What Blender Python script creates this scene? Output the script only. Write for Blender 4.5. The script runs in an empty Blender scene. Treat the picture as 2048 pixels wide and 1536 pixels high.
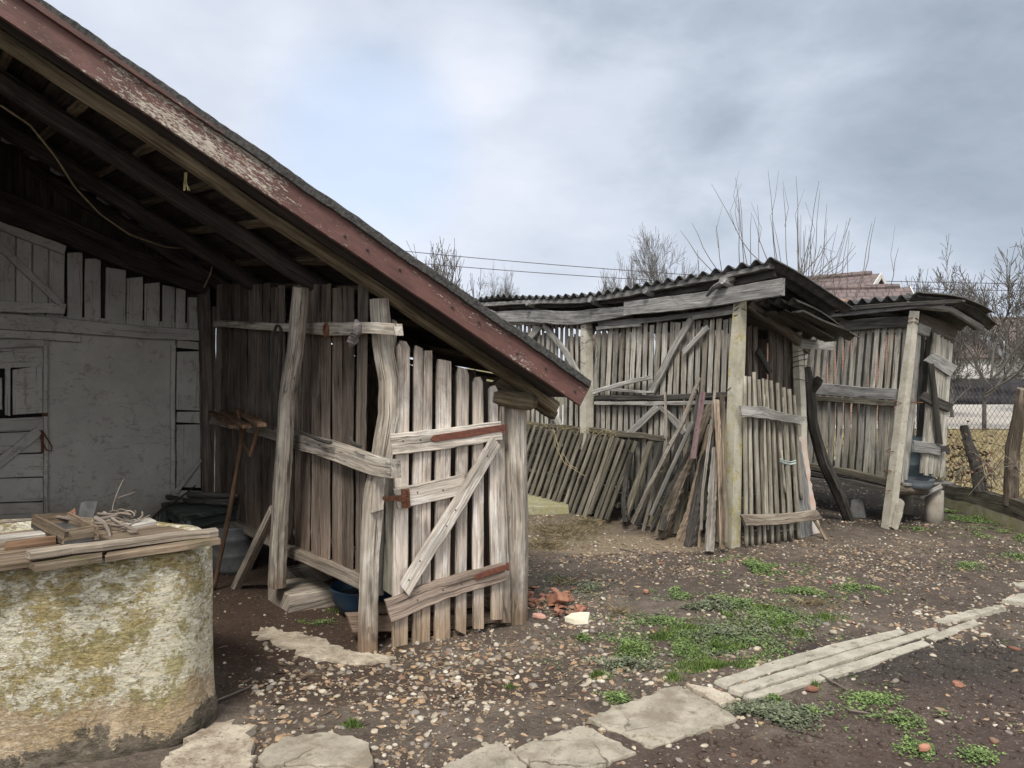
import bpy, math, random
import numpy as np
from mathutils import Vector, Matrix, noise as mnoise
random.seed(7); np.random.seed(7)
R = random.random
def U(a, b): return a + (b - a) * R()
SC = bpy.context.scene
COL = SC.collection
# ------------------------------------------------------------------ camera: photo measured as 2048x1536, focal 1540 px, eye 1.55 m
F, CX, HY, EYE = 1540.0, 1024.0, 735.0, 1.55
cam = bpy.data.cameras.new("camera"); co = bpy.data.objects.new("camera", cam); COL.objects.link(co)
co.location = (0, 0, EYE); co.rotation_euler = (math.radians(90), 0, 0)
cam.sensor_width = 36; cam.lens = 36 * F / 2048; cam.shift_y = (HY - 768) / 2048
cam.clip_end = 3000; cam.clip_start = 0.05
SC.camera = co

def P(px, py, Y): return Vector(((px - CX) / F * Y, Y, EYE - (py - HY) / F * Y))
def G(px, py, z=0.0): return P(px, py, (EYE - z) * F / (py - HY))
class Ln:
    """a vertical wall plane through two plan points"""
    def __init__(s, p0, p1):
        s.p = Vector((p0[0], p0[1], 0)); s.d = Vector((p1[0] - p0[0], p1[1] - p0[1], 0)).normalized()
        n = Vector((s.d.y, -s.d.x, 0))
        s.n = n if n.dot(s.p) < 0 else -n
    def Y(s, px, off=0.0):
        k = (px - CX) / F; q = s.p + s.n * off
        return q.y - (q.x - k * q.y) / (s.d.x - k * s.d.y) * s.d.y
    def P(s, px, py, off=0.0): return P(px, py, s.Y(px, off))
    def at(s, t, z, off=0.0):
        q = s.p + s.d * t + s.n * off; return Vector((q.x, q.y, z))

# ------------------------------------------------------------------ mesh collector
class MB:
    def __init__(s): s.v = []; s.f = []; s.lc = []; s.rn = []
    def ring(s, pts, lcs, rn):
        i = len(s.v); s.v += [tuple(p) for p in pts]; s.lc += lcs; s.rn += [rn] * len(pts)
        return list(range(i, i + len(pts)))
    def loft(s, rings, cap=True):
        for a, b in zip(rings, rings[1:]):
            n = len(a)
            for k in range(n): s.f.append((a[k], a[(k + 1) % n], b[(k + 1) % n], b[k]))
        if cap: s.f.append(tuple(reversed(rings[0]))); s.f.append(tuple(rings[-1]))
    def empty(s): return not s.v

WORLD = {}
def build(name, mb, mat, parent=None, smooth=False, loc=None):
    """parent None: own origin at the base centre.  child: vertices relative to the thing's Empty/base."""
    V = np.array(mb.v, dtype=np.float64)
    if parent is not None: o0 = np.array(WORLD[parent.name]); loc0 = (0, 0, 0)
    else:
        if loc is None:
            lo, hi = V.min(0), V.max(0); loc = ((lo[0] + hi[0]) / 2, (lo[1] + hi[1]) / 2, lo[2])
        o0 = np.array(loc); loc0 = tuple(loc)
    me = bpy.data.meshes.new(name); me.from_pydata((V - o0).tolist(), [], mb.f); 
    a = me.attributes.new("lc", 'FLOAT_VECTOR', 'POINT'); a.data.foreach_set("vector", np.array(mb.lc, dtype=np.float32).ravel())
    a = me.attributes.new("rnd", 'FLOAT', 'POINT'); a.data.foreach_set("value", np.array(mb.rn, dtype=np.float32))
    if smooth: me.polygons.foreach_set("use_smooth", [True] * len(me.polygons))
    me.materials.append(mat); me.update()
    ob = bpy.data.objects.new(name, me); COL.objects.link(ob); ob.location = loc0
    if parent is not None: ob.parent = parent
    WORLD[ob.name] = tuple(o0)
    return ob
def tag(o, label=None, cat=None, group=None, kind=None):
    if label: o["label"] = label
    if cat: o["category"] = cat
    if group: o["group"] = group
    if kind: o["kind"] = kind
    return o
def thing(name, label, cat, loc, group=None):
    o = bpy.data.objects.new(name, None); COL.objects.link(o); o.location = loc; o.empty_display_size = .1
    WORLD[o.name] = tuple(loc)
    return tag(o, label, cat, group)

# ------------------------------------------------------------------ boards and poles
def resample(pts, ws, step):
    out = []; L = [0]
    for a, b in zip(pts, pts[1:]): L.append(L[-1] + math.hypot(*[q - p for p, q in zip(a, b)]))
    n = max(1, int(round(L[-1] / step)))
    for i in range(n + 1):
        d = L[-1] * i / n
        k = 0
        while k < len(pts) - 2 and d > L[k + 1]: k += 1
        t = (d - L[k]) / max(1e-9, L[k + 1] - L[k])
        out.append(([p + (q - p) * t for p, q in zip(pts[k], pts[k + 1])], ws[k] + (ws[k + 1] - ws[k]) * t))
    return out
def pxb(mb, ln, pts, ws, t=.022, off=0.0, jit=.5, step=26, cut=.35, top=0.0, bot=0.0, lc0=None, offw=.0):
    """a plank lying on wall plane ln, its centre line and widths measured in photo pixels (so its true width follows);
       cut: how far end corners wander (x width); top/bot: how much the first/last end narrows to a rounded tip"""
    if isinstance(ws, (int, float)): ws = [ws] * len(pts)
    elif len(ws) == 2 and len(pts) > 2: ws = [ws[0] + (ws[1] - ws[0]) * i / (len(pts) - 1) for i in range(len(pts))]
    st = resample([list(p) for p in pts], ws, step)
    if top:
        (p, w), (p2, w2) = st[0], st[1]; L = max(1e-6, math.hypot(p2[0] - p[0], p2[1] - p[1])); f = min(.8, .5 * w / L)
        st = [(p, w * (1 - top)), ([p[0] + (p2[0] - p[0]) * f, p[1] + (p2[1] - p[1]) * f], w)] + st[1:]
    if bot:
        (p, w), (p2, w2) = st[-1], st[-2]; L = max(1e-6, math.hypot(p2[0] - p[0], p2[1] - p[1])); f = min(.8, .5 * w / L)
        st = st[:-1] + [([p[0] + (p2[0] - p[0]) * f, p[1] + (p2[1] - p[1]) * f], w), (p, w * (1 - bot))]
    N = len(st); o = lc0 or (U(0, 60), U(0, 60), U(0, 60)); rn = R(); rings = []; s = 0; prev = None
    ph = U(0, 6); fr = U(.3, .8) * step / 26
    for i, (p, w) in enumerate(st):
        a = st[max(0, i - 1)][0]; b = st[min(N - 1, i + 1)][0]
        dx, dy = b[0] - a[0], b[1] - a[1]; l = math.hypot(dx, dy) or 1; dx /= l; dy /= l; nx, ny = -dy, dx
        wob = jit * math.sin(ph + fr * i)
        eL, eR = (-w / 2 + U(-jit, jit) + wob, w / 2 + U(-jit, jit) + wob)
        sL = sR = 0
        if i == 0 or i == N - 1: sL, sR = U(-cut, cut) * w, U(-cut, cut) * w
        of = off + offw * math.sin(ph * 2 + i * .7)
        c = min(.14 * w, 1.1)
        def at(e, sh, oo): return ln.P(p[0] + nx * e + dx * sh, p[1] + ny * e + dy * sh, oo)
        fl, frr = at(eL + c, sL, of), at(eR - c, sR, of)
        ch = .12 * t
        l1, r1 = at(eL, sL, of - ch), at(eR, sR, of - ch)
        lb, rb = l1 - ln.n * (t - ch), r1 - ln.n * (t - ch)
        mid = (fl + frr) / 2
        if prev is not None: s += (mid - prev).length
        prev = mid; W = (frr - fl).length
        rings.append(mb.ring([fl, frr, r1, rb, lb, l1], [(o[0] + s, o[1] + x, o[2] + z) for x, z in ((0, 0), (W, 0), (W, ch), (W, t), (0, t), (0, ch))], rn))
    mb.loft(rings)
def bd(mb, a, b, w, t, n, jit=.003, step=.12, cut=.3, lc0=None, w1=None, rn=None, bow=0.0):
    """a plank from a to b in space, n its face normal"""
    a, b, n = Vector(a), Vector(b), Vector(n); d = (b - a); L = d.length; d /= L
    sd = d.cross(n).normalized(); n = sd.cross(d).normalized(); w1 = w if w1 is None else w1
    N = max(1, int(round(L / step))); o = lc0 or (U(0, 60), U(0, 60), U(0, 60)); rn = R() if rn is None else rn; rings = []; ph = U(0, 6)
    for i in range(N + 1):
        f = i / N; p = a + d * L * f + n * bow * math.sin(math.pi * f); W = w + (w1 - w) * f
        wob = jit * math.sin(ph + i * .9); eL = -W / 2 + U(-jit, jit) + wob; eR = W / 2 + U(-jit, jit) + wob
        sL = sR = 0
        if i in (0, N): sL, sR = U(-cut, cut) * min(W, .1), U(-cut, cut) * min(W, .1)
        c = min(.12 * W, .12 * t, .006)
        fl = p + sd * (eL + c) + d * sL; fr = p + sd * (eR - c) + d * sR
        l1 = p + sd * eL + d * sL - n * c; r1 = p + sd * eR + d * sR - n * c
        lb = l1 - n * (t - c); rb = r1 - n * (t - c); s = L * f
        rings.append(mb.ring([fl, fr, r1, rb, lb, l1], [(o[0] + s, o[1] + x, o[2] + z) for x, z in ((0, 0), (W, 0), (W, c), (W, t), (0, t), (0, c))], rn))
    mb.loft(rings)
def tube(mb, pts, rs, seg=8, jit=0.0, flat=1.0, rn=None, rot=0.0, sub=0, square=0.0, cap=True, u0=None):
    pts = [Vector(p) for p in pts]
    if isinstance(rs, (int, float)): rs = [rs] * len(pts)
    elif len(rs) == 2 and len(pts) > 2: rs = [rs[0] + (rs[1] - rs[0]) * i / (len(pts) - 1) for i in range(len(pts))]
    if sub:
        st = resample([list(p) for p in pts], list(rs), sub); pts = [Vector(p) for p, w in st]; rs = [w for p, w in st]
    N = len(pts); o = (U(0, 60), U(0, 60), U(0, 60)); rn = R() if rn is None else rn
    t0 = (pts[1] - pts[0]).normalized(); u = t0.cross(Vector((0, 0, 1)))
    if u.length < .05: u = t0.cross(Vector((0, 1, 0)))
    if u0 is not None: u = Vector(u0)
    u.normalize(); s = 0; rings = []
    prof = [1 + U(-jit, jit) * 1.2 for _ in range(seg)]
    for i in range(N):
        t = (pts[min(N - 1, i + 1)] - pts[max(0, i - 1)])
        if t.length < 1e-9: t = t0
        t.normalize()
        u = (u - t * u.dot(t)); u.normalize(); v = t.cross(u)
        if i: s += (pts[i] - pts[i - 1]).length
        ring = []; lcs = []
        for k in range(seg):
            an = 2 * math.pi * k / seg + rot
            rr = rs[i] * prof[k] * (1 + U(-jit, jit) * .5)
            if square: 
                m = max(abs(math.cos(an)), abs(math.sin(an))); rr *= 1 + square * (1 / m - 1) 
            ring.append(pts[i] + u * math.cos(an) * rr + v * math.sin(an) * rr * flat)
            lcs.append((o[0] + s, o[1] + rs[i] * min(k, seg - k) * 6.28 / seg, o[2] + (0 if k * 2 < seg else .05)))
        rings.append(mb.ring(ring, lcs, rn))
    mb.loft(rings, cap)
def hexa(mb, c8, rn=None):
    """8 corners: bottom ring 4, top ring 4"""
    rn = R() if rn is None else rn; o = (U(0, 60), U(0, 60), U(0, 60))
    c8 = [Vector(c) for c in c8]
    # split so that each face is slightly bevelled: a simple inset ring stack
    cb = sum(c8[:4], Vector()) / 4; ct = sum(c8[4:], Vector()) / 4
    e = min((c8[0] - c8[1]).length, (c8[1] - c8[2]).length, (c8[0] - c8[4]).length) * .06
    def ins(p, c): d = (c - p); return p + d.normalized() * e * 1.4
    up = [(c8[i + 4] - c8[i]).normalized() for i in range(4)]
    rings = []
    for ring in ([ins(c8[i], cb) for i in range(4)], [c8[i] + up[i] * e for i in range(4)], [c8[i + 4] - up[i] * e for i in range(4)], [ins(c8[i + 4], ct) for i in range(4)]):
        rings.append(mb.ring(ring, [(o[0] + (p - c8[0]).dot((c8[1] - c8[0]).normalized()), o[1] + (p - c8[0]).dot((c8[3] - c8[0]).normalized()) + (p - c8[0]).z, o[2]) for p in ring], rn))
    mb.loft(rings)
def box(mb, x0, y0, z0, x1, y1, z1, rn=None):
    hexa(mb, [(x0, y0, z0), (x1, y0, z0), (x1, y1, z0), (x0, y1, z0), (x0, y0, z1), (x1, y0, z1), (x1, y1, z1), (x0, y1, z1)], rn)
def slab(mb, poly, z0, z1, jit=.008, rn=None, step=.06):
    """flat irregular slab from a plan polygon"""
    pts = []
    for a, b in zip(poly, poly[1:] + poly[:1]):
        L = math.hypot(b[0] - a[0], b[1] - a[1]); n = max(1, int(L / step))
        for i in range(n):
            f = i / n; pts.append((a[0] + (b[0] - a[0]) * f + (U(-jit, jit) if i else 0), a[1] + (b[1] - a[1]) * f + (U(-jit, jit) if i else 0)))
    cx = sum(p[0] for p in pts) / len(pts); cy = sum(p[1] for p in pts) / len(pts); rn = R() if rn is None else rn
    o = (U(0, 60), U(0, 60), 0); rings = []
    for sc, z in ((1.02, z0), (1, z1 - .005), (.99, z1 - .001), (.96, z1)):
        ring = [(cx + (x - cx) * sc, cy + (y - cy) * sc, z + (U(-.0012, .0012) if z > z0 else 0)) for x, y in pts]
        rings.append(mb.ring(ring, [(o[0] + x, o[1] + y, z) for x, y, z in ring], rn))
    mb.loft(rings)

# ------------------------------------------------------------------ materials
def mat_new(name):
    m = bpy.data.materials.new(name); m.use_nodes = True; nt = m.node_tree
    b = nt.nodes["Principled BSDF"]
    return m, nt, b
class NT:
    def __init__(s, nt): s.nt = nt
    def n(s, t, **kw):
        x = s.nt.nodes.new(t)
        for k, v in kw.items(): setattr(x, k, v)
        return x
    def l(s, a, b): s.nt.links.new(a, b)
    def val(s, inp, v):
        if hasattr(v, "is_linked") or hasattr(v, "links"): s.l(v, inp)
        else: inp.default_value = v
    def math(s, op, a, b=0.0, c=None, clamp=False):
        x = s.n("ShaderNodeMath", operation=op, use_clamp=clamp); s.val(x.inputs[0], a); s.val(x.inputs[1], b)
        if c is not None: s.val(x.inputs[2], c)
        return x.outputs[0]
    def vmul(s, v, k):
        x = s.n("ShaderNodeVectorMath", operation='MULTIPLY'); s.l(v, x.inputs[0]); x.inputs[1].default_value = k if hasattr(k, '__len__') else (k, k, k); return x.outputs[0]
    def noise(s, vec, scale=1.0, detail=4, rough=.55, dist=0.0, out=0):
        x = s.n("ShaderNodeTexNoise"); s.l(vec, x.inputs["Vector"]); x.inputs["Scale"].default_value = scale
        x.inputs["Detail"].default_value = detail; x.inputs["Roughness"].default_value = rough; x.inputs["Distortion"].default_value = dist
        return x.outputs[out]
    def ramp(s, fac, stops, interp='LINEAR'):
        x = s.n("ShaderNodeValToRGB"); s.l(fac, x.inputs[0]); cr = x.color_ramp; cr.interpolation = interp
        while len(cr.elements) < len(stops): cr.elements.new(.5)
        for e, (p, c) in zip(cr.elements, stops):
            e.position = p; e.color = (c[0], c[1], c[2], 1) if hasattr(c, '__len__') else (c, c, c, 1)
        return x.outputs[0]
    def mr(s, v, a, b, c=0.0, d=1.0, smooth=False):
        x = s.n("ShaderNodeMapRange"); x.interpolation_type = 'SMOOTHSTEP' if smooth else 'LINEAR'
        s.l(v, x.inputs[0]); 
        for i, q in enumerate((a, b, c, d)): s.val(x.inputs[i + 1], q)
        return x.outputs[0]
    def mix(s, fac, a, b, mode='MIX'):
        x = s.n("ShaderNodeMix", data_type='RGBA', blend_type=mode, clamp_factor=True); s.val(x.inputs[0], fac)
        for i, q in ((6, a), (7, b)):
            if hasattr(q, "links"): s.l(q, x.inputs[i])
            else: x.inputs[i].default_value = (q[0], q[1], q[2], 1) if hasattr(q, '__len__') else (q, q, q, 1)
        return x.outputs[2]
    def attr(s, name, out):
        x = s.n("ShaderNodeAttribute", attribute_name=name); return x.outputs[out]
    def bump(s, bsdf, h, strength=.5, dist=.01):
        x = s.n("ShaderNodeBump"); x.inputs["Strength"].default_value = strength; x.inputs["Distance"].default_value = dist
        s.l(h, x.inputs["Height"]); s.l(x.outputs[0], bsdf.inputs["Normal"])

MATS = {}
def wood(name, dark, mid, light, var=.35, crack=.6, moss=None, moss_amt=.0, tint=None, tint_amt=.5, low=None, low_z=.35, chalk=None, chalk_amt=0.0, bump=.6, grain=1.0):
    m, nt, b = mat_new(name); N = NT(nt); lc = N.attr("lc", "Vector"); rn = N.attr("rnd", "Fac")
    pos = N.n("ShaderNodeNewGeometry").outputs["Position"]
    g1 = N.noise(N.vmul(lc, (2.6 * grain, 62 * grain, 62 * grain)), 1, 6, .68, .5)
    g2 = N.noise(N.vmul(lc, (1.1, 7, 7)), 1, 4, .55, .3)
    g3 = N.noise(N.vmul(lc, (3.5 * grain, 120 * grain, 120 * grain)), 1, 3, .6)
    f = N.math('ADD', N.math('MULTIPLY', g1, .55), N.math('MULTIPLY', g2, .45))
    c = N.ramp(f, [(.33, dark), (.5, mid), (.66, light)])
    if tint is not None:
        tf = N.math('MULTIPLY', N.mr(N.math('FRACT', N.math('MULTIPLY', rn, 7.31)), .45, .95), tint_amt); c = N.mix(tf, c, N.mix(g1, tint, [x * 1.5 for x in tint]))
    if chalk is not None:
        cf = N.mr(N.noise(N.vmul(lc, (3, 16, 16)), 1, 5, .65), .5 - .12 * (chalk_amt - .5), .62, 0, 1); c = N.mix(N.math('MULTIPLY', cf, .85), c, chalk)
    if moss is not None:
        mf = N.mr(N.noise(N.vmul(pos, 4.0), 1, 6, .7), .62 - .25 * moss_amt, .72 - .15 * moss_amt); c = N.mix(N.math('MULTIPLY', mf, .8), c, moss)
    if low is not None:
        z = N.n("ShaderNodeSeparateXYZ"); N.l(pos, z.inputs[0])
        zz = N.math('ADD', z.outputs[2], N.math('MULTIPLY', N.math('SUBTRACT', N.noise(N.vmul(pos, 7), 1, 4), .5), low_z * .9))
        c = N.mix(N.mr(zz, low_z, low_z * .2, 0, .85), c, low)
    c = N.mix(1.0, c, N.mr(N.math('FRACT', N.math('MULTIPLY', rn, 3.77)), 0, 1, 1 - var, 1 + var * .55), 'MULTIPLY')
    ck = N.mr(N.noise(N.vmul(lc, (1.5, 68, 68)), 1, 4, .55, .9), .385, .34)
    sm = N.mr(g3, .35, .65, .72, 1.18)
    bl = N.noise(N.vmul(lc, (2.4, 9, 9)), 1, 6, .72, .6); c = N.mix(1.0, c, N.mr(bl, .36, .56, .58, 1.06), 'MULTIPLY')
    fis = N.mr(N.noise(N.vmul(lc, (.7, 26, 26)), 1, 2, .4, .6), .022, .006)
    fi2 = N.math('ABSOLUTE', N.math('SUBTRACT', N.noise(N.vmul(lc, (.9, 30, 30)), 1, 3, .5, .7), .5)); fis = N.math('MULTIPLY', N.mr(fi2, .014, .003), N.mr(N.noise(N.vmul(lc, (1.7, 6, 6)), 1, 2), .48, .55)); c = N.mix(N.math('MULTIPLY', fis, crack), c, [x * .25 for x in dark])
    c = N.mix(1.0, c, sm, 'MULTIPLY')
    kn = N.n("ShaderNodeTexVoronoi"); kn.inputs["Scale"].default_value = 1; N.l(N.vmul(lc, (2.2, 9, 9)), kn.inputs["Vector"])
    c = N.mix(N.mr(kn.outputs["Distance"], .17, .05, 0, .75), c, [x * .35 for x in dark])
    c = N.mix(N.math('MULTIPLY', ck, crack), c, [x * .3 for x in dark])
    N.l(c, b.inputs["Base Color"]); b.inputs["Roughness"].default_value = .9; b.inputs["Specular IOR Level"].default_value = .2
    h = N.math('SUBTRACT', N.math('ADD', g1, N.math('MULTIPLY', g3, .5)), N.math('MULTIPLY', ck, .9))
    N.bump(b, h, bump, .006)
    MATS[name] = m; return m
SUN_E = 1.5; EXPO = 1.22; BACKSKY = 2.2; SKYMUL = .60
MUDSPOTS = [(-1.7, 5.2, 1.5, 1.3, (.060, .038, .028), .9), (2.35, 4.05, .95, .42, (.030, .027, .026), .72), (2.15, 3.3, 1.1, .5, (.080, .057, .049), .7), (.75, 2.95, 1.1, .28, (.078, .055, .045), .7),
            (.95, 6.75, .9, .35, (.25, .20, .135), .8), (.3, 7.3, .8, .8, (.19, .155, .105), .6), (-.75, 3.75, 1.0, .22, (.066, .045, .034), .7), (3.2, 9.0, 2.2, 1.6, (.045, .037, .031), .8), (3.0, 5.6, 2.5, .8, (.085, .068, .056), .6)]
SKYBLOBS = [(1780, 200, 26, -.17), (930, 10, 13, -.15), (1250, 40, 14, -.12), (965, 125, 5, .20), (1060, 440, 16, .14), (800, 470, 13, .10), (450, 120, 18, .14), (2000, 40, 14, -.06), (1500, 500, 16, .05), (1330, 330, 10, -.04), (1000, 560, 30, .08)]
wood("gate_wood", (.34, .285, .235), (.52, .455, .395), (.66, .595, .53), var=.25, crack=.5, chalk=(.68, .635, .59), chalk_amt=.3, low=(.33, .235, .15), low_z=.34, tint=(.36, .30, .25), tint_amt=.5)
wood("gate_rail", (.34, .295, .245), (.51, .455, .395), (.66, .605, .54), var=.12, chalk=(.68, .64, .59), chalk_amt=.3)
wood("gate_brown_rail", (.15, .115, .09), (.275, .215, .175), (.42, .35, .295), var=.1, crack=.8)
wood("post_wood", (.22, .185, .15), (.39, .345, .29), (.55, .50, .435), var=.12, chalk=(.52, .485, .43), chalk_amt=.35, low=(.17, .105, .06), low_z=.32, crack=.85, grain=.8)
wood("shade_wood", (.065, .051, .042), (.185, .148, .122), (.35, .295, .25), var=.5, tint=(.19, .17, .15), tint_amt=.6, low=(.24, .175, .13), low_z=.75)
wood("pole_wood", (.17, .15, .115), (.335, .31, .25), (.50, .475, .405), var=.35)
wood("pale_bark", (.10, .085, .07), (.25, .22, .185), (.44, .41, .36), var=.2, crack=.8)
wood("crib_slat", (.20, .185, .16), (.40, .38, .335), (.58, .555, .50), var=.42, moss=(.17, .165, .09), moss_amt=.0, low=(.15, .145, .10), low_z=.75, tint=(.27, .23, .17))
wood("crib_board", (.11, .107, .102), (.25, .246, .236), (.41, .405, .39), var=.25, crack=.75)
wood("crib_rail", (.19, .185, .165), (.37, .355, .325), (.54, .525, .485), var=.25)
wood("dark_board", (.03, .028, .025), (.075, .07, .062), (.16, .15, .135), var=.35)
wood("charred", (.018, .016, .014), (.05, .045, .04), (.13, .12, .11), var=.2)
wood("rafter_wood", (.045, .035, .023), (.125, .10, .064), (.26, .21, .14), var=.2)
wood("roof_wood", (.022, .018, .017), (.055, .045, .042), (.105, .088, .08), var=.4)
wood("mossy_slat", (.06, .052, .04), (.16, .143, .108), (.32, .295, .23), var=.4, moss=(.14, .135, .07), moss_amt=.12)
wood("lid_wood", (.085, .062, .042), (.20, .15, .105), (.34, .275, .205), var=.3, moss=(.16, .15, .07), moss_amt=.25)
wood("old_plank", (.14, .115, .09), (.31, .26, .205), (.49, .425, .345), var=.1, crack=.85, grain=.7)
wood("tool_wood", (.09, .055, .035), (.17, .105, .065), (.26, .17, .11), var=.2)
wood("bark_log", (.05, .04, .032), (.13, .105, .082), (.28, .235, .18), var=.4, crack=.8, grain=.6, moss=(.10, .10, .05), moss_amt=.15)
wood("split_log", (.09, .068, .05), (.23, .175, .125), (.41, .335, .255), var=.2, crack=.8, grain=.7)
wood("birch_log", (.11, .09, .075), (.30, .27, .235), (.56, .53, .485), var=.1, crack=.8, grain=.6)
wood("white_plank", (.34, .315, .27), (.48, .45, .40), (.58, .555, .50), var=.1)
wood("bench_wood", (.03, .038, .036), (.085, .10, .094), (.16, .18, .17), var=.15)
wood("mauve_lath", (.19, .12, .12), (.26, .175, .175), (.33, .235, .235), var=.1, crack=.3)
wood("tree_bark", (.06, .055, .05), (.13, .12, .11), (.22, .21, .195), var=.2)
wood("shoot_bark", (.09, .075, .06), (.16, .14, .11), (.24, .21, .17), var=.2)
wood("twig_wood", (.11, .09, .075), (.24, .20, .165), (.40, .35, .30), var=.35)
wood("sill_wood", (.17, .14, .11), (.33, .285, .235), (.48, .435, .375), var=.15)

def simple(name, color, rough=.8, var=None, scale=20, bump=.0, metal=0.0, spec=.3, coord="pos", c2=None, bscale=None):
    m, nt, b = mat_new(name); N = NT(nt)
    pos = N.n("ShaderNodeNewGeometry").outputs["Position"] if coord == "pos" else N.attr("lc", "Vector")
    n1 = N.noise(N.vmul(pos, scale), 1, 6, .62)
    if c2 is None: c2 = [x * .6 for x in color]
    c = N.ramp(n1, [(.32, c2), (.62, color)])
    if var:
        rn = N.attr("rnd", "Fac"); c = N.mix(1.0, c, N.mr(rn, 0, 1, 1 - var, 1 + var), 'MULTIPLY')
    N.l(c, b.inputs["Base Color"]); b.inputs["Roughness"].default_value = rough; b.inputs["Metallic"].default_value = metal; b.inputs["Specular IOR Level"].default_value = spec
    if bump: N.bump(b, N.noise(N.vmul(pos, bscale or scale * 2), 1, 6, .6), bump, .006)
    MATS[name] = m; return m
simple("rust", (.17, .07, .038), .85, scale=60, bump=.5, c2=(.065, .032, .022))
simple("rust_paint", (.15, .055, .035), .6, scale=40, bump=.3, c2=(.08, .03, .022))
simple("iron", (.05, .045, .042), .7, scale=40, bump=.3)
simple("wire", (.10, .085, .075), .7, scale=40)
simple("fence_wire", (.16, .155, .15), .6, scale=40)
simple("grey_wire", (.30, .30, .29), .6, scale=40)
simple("cable", (.42, .36, .22), .7, scale=20)
simple("power_cable", (.09, .09, .10), .6, scale=3)
simple("twine_pale", (.48, .58, .55), .8, scale=20)
simple("straw", (.33, .27, .14), .9, var=.3, scale=20)
simple("sheet", (.085, .085, .085), .85, scale=14, bump=.6, c2=(.035, .036, .038), var=.2)
simple("sheet_mossy", (.10, .10, .092), .9, scale=25, bump=.8, c2=(.03, .03, .028))
simple("felt_edge", (.075, .072, .068), .95, scale=55, bump=1.0, c2=(.02, .02, .02))
simple("brick", (.33, .165, .11), .9, scale=30, bump=.7, c2=(.19, .085, .055), var=.35)
simple("brick_pink", (.50, .30, .24), .9, scale=25, bump=.5, c2=(.40, .22, .17))
simple("shard", (.72, .68, .55), .7, scale=25, c2=(.60, .55, .42))
simple("white_bit", (.75, .75, .74), .5, scale=20, c2=(.65, .65, .64))
simple("blue_enamel", (.022, .065, .13), .5, scale=14, c2=(.035, .05, .06), spec=.4)
simple("blue_plastic", (.10, .135, .155), .5, scale=9, c2=(.065, .09, .105), spec=.4)
simple("trough_plastic", (.16, .185, .21), .5, scale=9, c2=(.11, .13, .15), spec=.4)
simple("dark_water", (.02, .018, .016), .35, scale=9)
simple("tub_metal", (.16, .165, .17), .55, scale=12, c2=(.09, .092, .095), spec=.4)
simple("dark_plate", (.10, .10, .098), .6, scale=18, c2=(.05, .05, .05))
simple("rope_dark", (.05, .045, .04), .9, scale=40)
simple("bag", (.16, .14, .14), .9, scale=30, bump=.5, c2=(.07, .06, .06))
simple("shade_black", (.01, .01, .01), 1.0)
simple("leaf_litter", (.30, .215, .14), .95, var=.55, scale=30, c2=(.13, .09, .06))
simple("grass_blade", (.125, .19, .045), .8, var=.6, scale=9, c2=(.075, .12, .03))
simple("weed_leaf", (.15, .215, .07), .8, var=.6, scale=9, c2=(.09, .135, .045))
simple("grey_weed", (.15, .17, .105), .85, var=.45, scale=9, c2=(.08, .095, .055))
simple("dead_grass", (.25, .20, .125), .95, var=.55, scale=9, c2=(.14, .115, .07))
simple("bramble_leaf", (.14, .085, .055), .9, var=.5, scale=9, c2=(.08, .035, .025))
simple("field_straw", (.33, .265, .145), .95, var=.4, scale=3, c2=(.22, .18, .09))
simple("bark_pink", (.52, .36, .27), .9, scale=9, c2=(.55, .53, .50), bump=.6)
simple("far_fence", (.055, .052, .06), .9, var=.25, scale=3, c2=(.035, .034, .04))
simple("render_white", (.62, .61, .60), .9, scale=1.2, c2=(.52, .51, .50))
simple("glass_dark", (.10, .11, .12), .2, scale=1, spec=.5)
simple("trim_white", (.60, .59, .56), .8, scale=3, c2=(.5, .49, .46))
simple("plinth", (.30, .275, .235), .95, scale=9, bump=.5, c2=(.19, .17, .14))

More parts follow.
